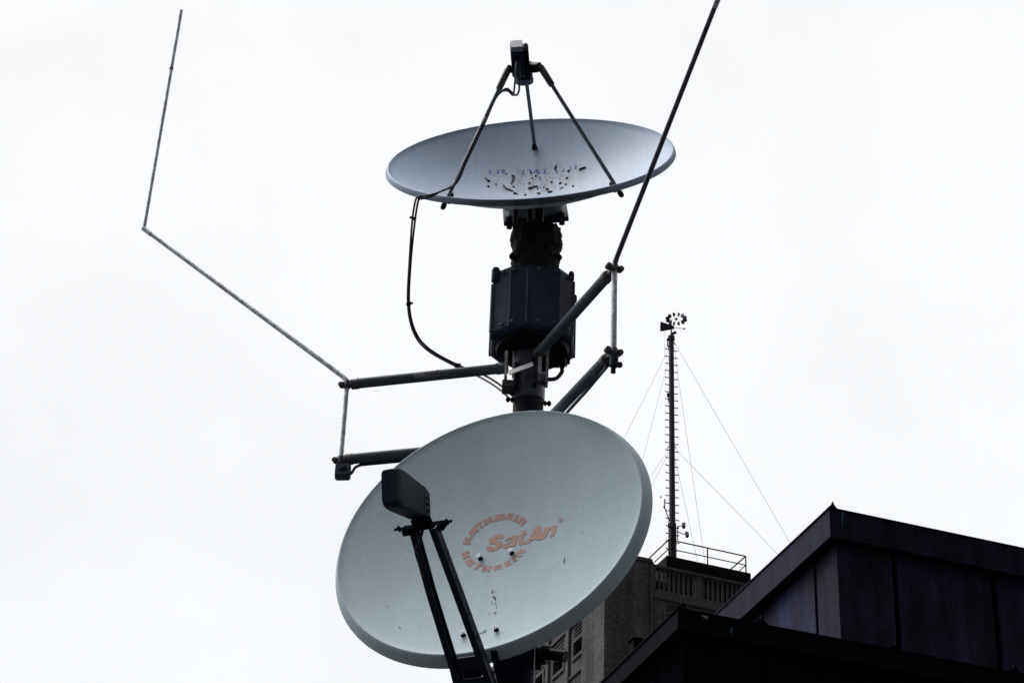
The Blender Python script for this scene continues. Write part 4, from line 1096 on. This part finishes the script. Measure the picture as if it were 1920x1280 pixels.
a = WV(wz(627)); MB().tube([a, a + (RT * 8 + UP * 4) * KW, a + (RT * 9.5 + UP * 5) * KW], [2.5 * KW, 3.2 * KW, 3.6 * KW], 12).build('head_lamp', M['mastm'], wm)
y = 655; i = 0
while y < 1035:
    for sgn in (-1, 1):
        z_ = wz(y + (3 if sgn > 0 else 0)); r_ = 4.8 * KW
        b0 = WV(z_) + RT * sgn * r_; b1 = b0 + RT * sgn * 7 * KW - Z * (1.2 * KW * sgn)
        MB().tube([b0, b1, b1 + Z * 1.3 * KW], 1.1 * KW, 6).build('step_peg', M['mastm'], wm)
    y += 13.3 if y < 790 else 14.2
# ring of cups
ringc = WV(at(1268, 598, wy).z) + V((at(1268, 598, wy).x - wx, 0, 0))
an = thing('cup_ring', 'ring of small dark cups crowning the weather mast', 'wind sensor', ringc)
MB().ball(ringc, 2.8 * KW, 12).build('hub', M['mastm'], an)
sp_ = MB()
for k in range(12):
    a_ = 2 * math.pi * k / 12 + .1
    d = V((math.cos(a_), math.sin(a_), 0)); t = V((-d.y, d.x, 0))
    sp_.tube([ringc, ringc + d * 17 * KW], .18 * KW, 5)
sp_.build('spokes', M['wire'], an)
for k in range(12):
    a_ = 2 * math.pi * k / 12 + .1
    d = V((math.cos(a_), math.sin(a_), 0)); t = V((-d.y, d.x, 0))
    MB().lathe(ringc + d * 17.6 * KW, t, [(4.6 * KW, 0), (4.5 * KW, 1.1 * KW), (3.3 * KW, 2.5 * KW), (1.7 * KW, 3.8 * KW), (.3 * KW, 4.2 * KW)], 12).build('cup', M['mastm'], an)
# wind vane under the ring
vc = WV(wz(614))
vn = thing('wind_vane', 'dark flared wind vane pointing left just under the ring of cups', 'wind vane', vc)
A = [at(1264, 611.5, wy), at(1264, 616.5, wy), at(1238, 618.5, wy), at(1238, 605.5, wy)]
tk = V((0, 3 * KW, 0))
vs = [A[0] - tk * .3, A[1] - tk * .3, A[2] - tk * 2, A[3] - tk * 2, A[0] + tk * .3, A[1] + tk * .3, A[2] + tk * 2, A[3] + tk * 2]
MB().add(vs, [(0, 1, 2, 3), (7, 6, 5, 4), (0, 4, 5, 1), (1, 5, 6, 2), (2, 6, 7, 3), (3, 7, 4, 0)]).build('tail', M['mastm'], vn, smooth=False)
MB().tube([at(1262, 614, wy), at(1283, 616, wy)], .6 * KW, 6).build('spindle', M['mastm'], vn)
MB().ball(at(1283, 616, wy), 2.1 * KW, 10).build('counterweight', M['mastm'], vn)
# sensors and lamps on the mast
def sensor(path, r, head, label, heads):
    o = thing('sensor_arm', label, 'sensor', at(*path[0], wy), group='sensors bracketed to the weather mast')
    MB().tube([at(px, py, wy) for px, py in path], r * KW, 8).build('arm', M['mastm'], o)
    for (px, py, w_, h_) in heads:
        c = at(px, py, wy); MB().lathe(c - Z * h_ * KW / 2, Z, [(w_ * .6 * KW, 0), (w_ * KW, .2 * h_ * KW), (w_ * KW, .8 * h_ * KW), (w_ * .4 * KW, h_ * KW)], 10).build('sensor_head', M['mastm'], o)
    return o
sensor([(1262, 675), (1254, 652), (1252, 648), (1251.5, 634)], 1.0, None, 'slanting sensor arm with small head near the top of the weather mast', [(1252, 637, 2.4, 5), (1254, 649, 3, 4), (1259, 661, 3, 6)])
sensor([(1263, 763), (1257, 761), (1253.5, 752), (1252.5, 742)], .9, None, 'crooked lamp-like sensor halfway up the weather mast', [(1252.5, 740, 2.4, 9), (1258, 759, 2.6, 5)])
sensor([(1256, 978), (1246, 951), (1246.5, 935)], 1.1, None, 'long jointed sensor arm left of the mast just above the railing', [(1245.5, 950, 1.9, 4), (1246.5, 938, 1.3, 7), (1239, 931, 1.3, 4)])
o = thing('instrument_box', 'small grey box on the left of the mast foot above the railing', 'instrument box', at(1257, 985, wy - .2))
MB().box(at(1257, 985, wy - .25), (1, 0, 0), (0, 1, 0), Z, 10 * KW, 6 * KW, 8 * KW).build('casing', M['galv_dark'], o, bevel=.02)
MB().tube([at(1254, 981, wy - .3), at(1252, 976, wy - .3), at(1258, 974, wy - .3), at(1262, 980, wy - .3)], .7 * KW, 6).build('bail', M['mastm'], o)
for (px, py, path, lab, tl) in ((1282, 984, [(1266, 990), (1270, 988), (1272, 986), (1279, 985)], 'upper of the two pale floodlights on the right side of the mast foot', 0), (1288, 1001, [(1266, 996), (1273, 997), (1278, 1000), (1284, 1001)], 'lower of the two floodlights on the right side of the mast foot', .2)):
    o = thing('floodlight', lab, 'floodlight', at(px, py, wy), group='floodlights on the mast foot')
    c = at(px, py, wy - .1)
    MB().box(c, V((1, 0, tl)), (0, 1, 0), V((-tl, 0, 1)), 6.5 * KW, 6 * KW, 9 * KW).build('housing', M['lamp'], o, bevel=.01)
    MB().box(c - Z * 5.2 * KW - V((0, .02, 0)), V((1, 0, tl)), (0, 1, 0), V((-tl, 0, 1)), 5 * KW, 5 * KW, 4 * KW).build('hood', M['mastm'], o, bevel=.01)
    MB().tube([at(a_, b_, wy - .05) for a_, b_ in path], .9 * KW, 8).build('bracket', M['mastm'], o)
MB().tube([at(1271, 985, wy - .05), at(1270.5, 1012, wy - .05)], 1 * KW, 8).build('conduit', M['mastm'], wm)
o = tag(MB().tube([at(1246.5, 620, wy), at(1246, 669, wy), at(1263, 674, wy)], .24 * KW, 6).build('antenna_wire', M['wire'], None), 'thin pale wire hanging from the vane and bent back to the mast', 'wire')
# guy wires
zroof = zrail - .05
guys = [((1270, 640), None, (1543, 1124), 'guy wire from the mast top sloping far down to the right'),
        ((1268, 838), None, (1544, 1126), 'guy wire from mid mast sloping down to the right'),
        ((1268, 640), None, (1025, 1110), 'outer guy wire from the mast top sloping down to the left'),
        ((1266, 650), None, (1159, 1040), 'steeper guy wire from the mast top running down to the left'),
        ((1263, 836), None, (1110, 1057), 'outer guy wire from mid mast sloping left behind the lower dish'),
        ((1263, 840), None, (1138, 1075), 'inner guy wire from mid mast sloping left behind the lower dish'),
        ((1270, 650), None, (1322, 1055), 'nearly upright guy wire from the mast top to the roof slab'),
        ((1267, 842), None, (1308, 1052), 'nearly upright guy wire from mid mast to the roof slab')]
for (p0, _, p1, lab) in guys:
    a = WV(wz(p0[1])) + RT * (p0[0] - 1265) * KW
    b = atz(*p1, zsl if p1[0] in (1322, 1308) else zroof)
    tag(MB().tube([a, b], .30 * KW, 6).build('guy_wire', M['wire'], None), lab, 'guy wire', 'guy wires of the weather mast')
for py, sg in ((640, -1), (640, 1), (833, -1), (833, 1)):
    a = WV(wz(py)) + RT * sg * 3 * KW
    MB().tube([a, a + (RT * sg * 6 - UP * 8) * KW], .9 * KW, 6).build('guy_shackle', M['mastm'], wm)

# ------------------------------------------------------------------ sky and light
SUN_AZ, SUN_EL = R_(140), R_(71)             # veiled sun ahead and to the left: azimuth measured from +X
w = bpy.data.worlds.new('World'); SC.world = w; w.use_nodes = True
nt = w.node_tree; N = nt.nodes; L = nt.links; N.clear()
out = N.new('ShaderNodeOutputWorld')
sky = N.new('ShaderNodeTexSky'); sky.sky_type = 'NISHITA'; sky.sun_disc = False
sky.sun_elevation = SUN_EL
sky.sun_rotation = math.pi / 2 - SUN_AZ
sky.air_density = 1.0; sky.dust_density = 3.0
b1 = N.new('ShaderNodeBackground'); b1.inputs['Strength'].default_value = .10; L.new(sky.outputs['Color'], b1.inputs['Color'])
tc = N.new('ShaderNodeTexCoord'); sx = N.new('ShaderNodeSeparateXYZ'); L.new(tc.outputs['Generated'], sx.inputs[0])
# overcast dome: bright ahead, unseen cap brightened and back darkened to light the scene, faint structure
dt = N.new('ShaderNodeVectorMath'); dt.operation = 'DOT_PRODUCT'; L.new(tc.outputs['Generated'], dt.inputs[0])
dt.inputs[1].default_value = (-.22, .975, 0)
fr_ = N.new('ShaderNodeMapRange'); fr_.interpolation_type = 'SMOOTHSTEP'
fr_.inputs['From Min'].default_value = -.6; fr_.inputs['From Max'].default_value = .45; fr_.inputs['To Min'].default_value = .165; fr_.inputs['To Max'].default_value = 1.035
L.new(dt.outputs['Value'], fr_.inputs['Value'])
d2 = N.new('ShaderNodeVectorMath'); d2.operation = 'DOT_PRODUCT'; L.new(tc.outputs['Generated'], d2.inputs[0])
d2.inputs[1].default_value = (-.42, .20, .885)
zn = N.new('ShaderNodeMapRange'); zn.interpolation_type = 'SMOOTHSTEP'
zn.inputs['From Min'].default_value = .78; zn.inputs['From Max'].default_value = .97; zn.inputs['To Min'].default_value = 0; zn.inputs['To Max'].default_value = 4.6
L.new(d2.outputs['Value'], zn.inputs['Value'])
ma = N.new('ShaderNodeMath'); ma.operation = 'ADD'; L.new(fr_.outputs['Result'], ma.inputs[0]); L.new(zn.outputs['Result'], ma.inputs[1])
nz = N.new('ShaderNodeTexNoise'); nz.inputs['Scale'].default_value = 5.5; nz.inputs['Detail'].default_value = 5; nz.inputs['Roughness'].default_value = .5
L.new(tc.outputs['Generated'], nz.inputs['Vector'])
cr = N.new('ShaderNodeMapRange'); cr.inputs['From Min'].default_value = .35; cr.inputs['From Max'].default_value = .7; cr.inputs['To Min'].default_value = 0.925; cr.inputs['To Max'].default_value = 1.02
L.new(nz.outputs['Fac'], cr.inputs['Value'])
mu = N.new('ShaderNodeMath'); mu.operation = 'MULTIPLY'; L.new(ma.outputs[0], mu.inputs[0]); L.new(cr.outputs['Result'], mu.inputs[1])
b2 = N.new('ShaderNodeBackground'); b2.inputs['Color'].default_value = (.985, .998, 1.008, 1); L.new(mu.outputs[0], b2.inputs['Strength'])
mixs = N.new('ShaderNodeMixShader'); mixs.inputs[0].default_value = .93
L.new(b1.outputs[0], mixs.inputs[1]); L.new(b2.outputs[0], mixs.inputs[2]); L.new(mixs.outputs[0], out.inputs['Surface'])
sl_ = bpy.data.lights.new('sun', 'SUN'); sl_.energy = 1.5; sl_.angle = R_(24); sl_.color = (1, .97, .93)
so = bpy.data.objects.new('sun', sl_); COL.objects.link(so)
sd = V((math.cos(SUN_AZ) * math.cos(SUN_EL), math.sin(SUN_AZ) * math.cos(SUN_EL), math.sin(SUN_EL)))
so.rotation_euler = sd.to_track_quat('Z', 'Y').to_euler()
so.location = (0, 0, 60)

vs_ = SC.view_settings
SC.display_settings.display_device = 'sRGB'
vs_.view_transform = 'Standard'; vs_.look = 'None'; vs_.exposure = 0; vs_.gamma = 1; vs_.use_curve_mapping = False
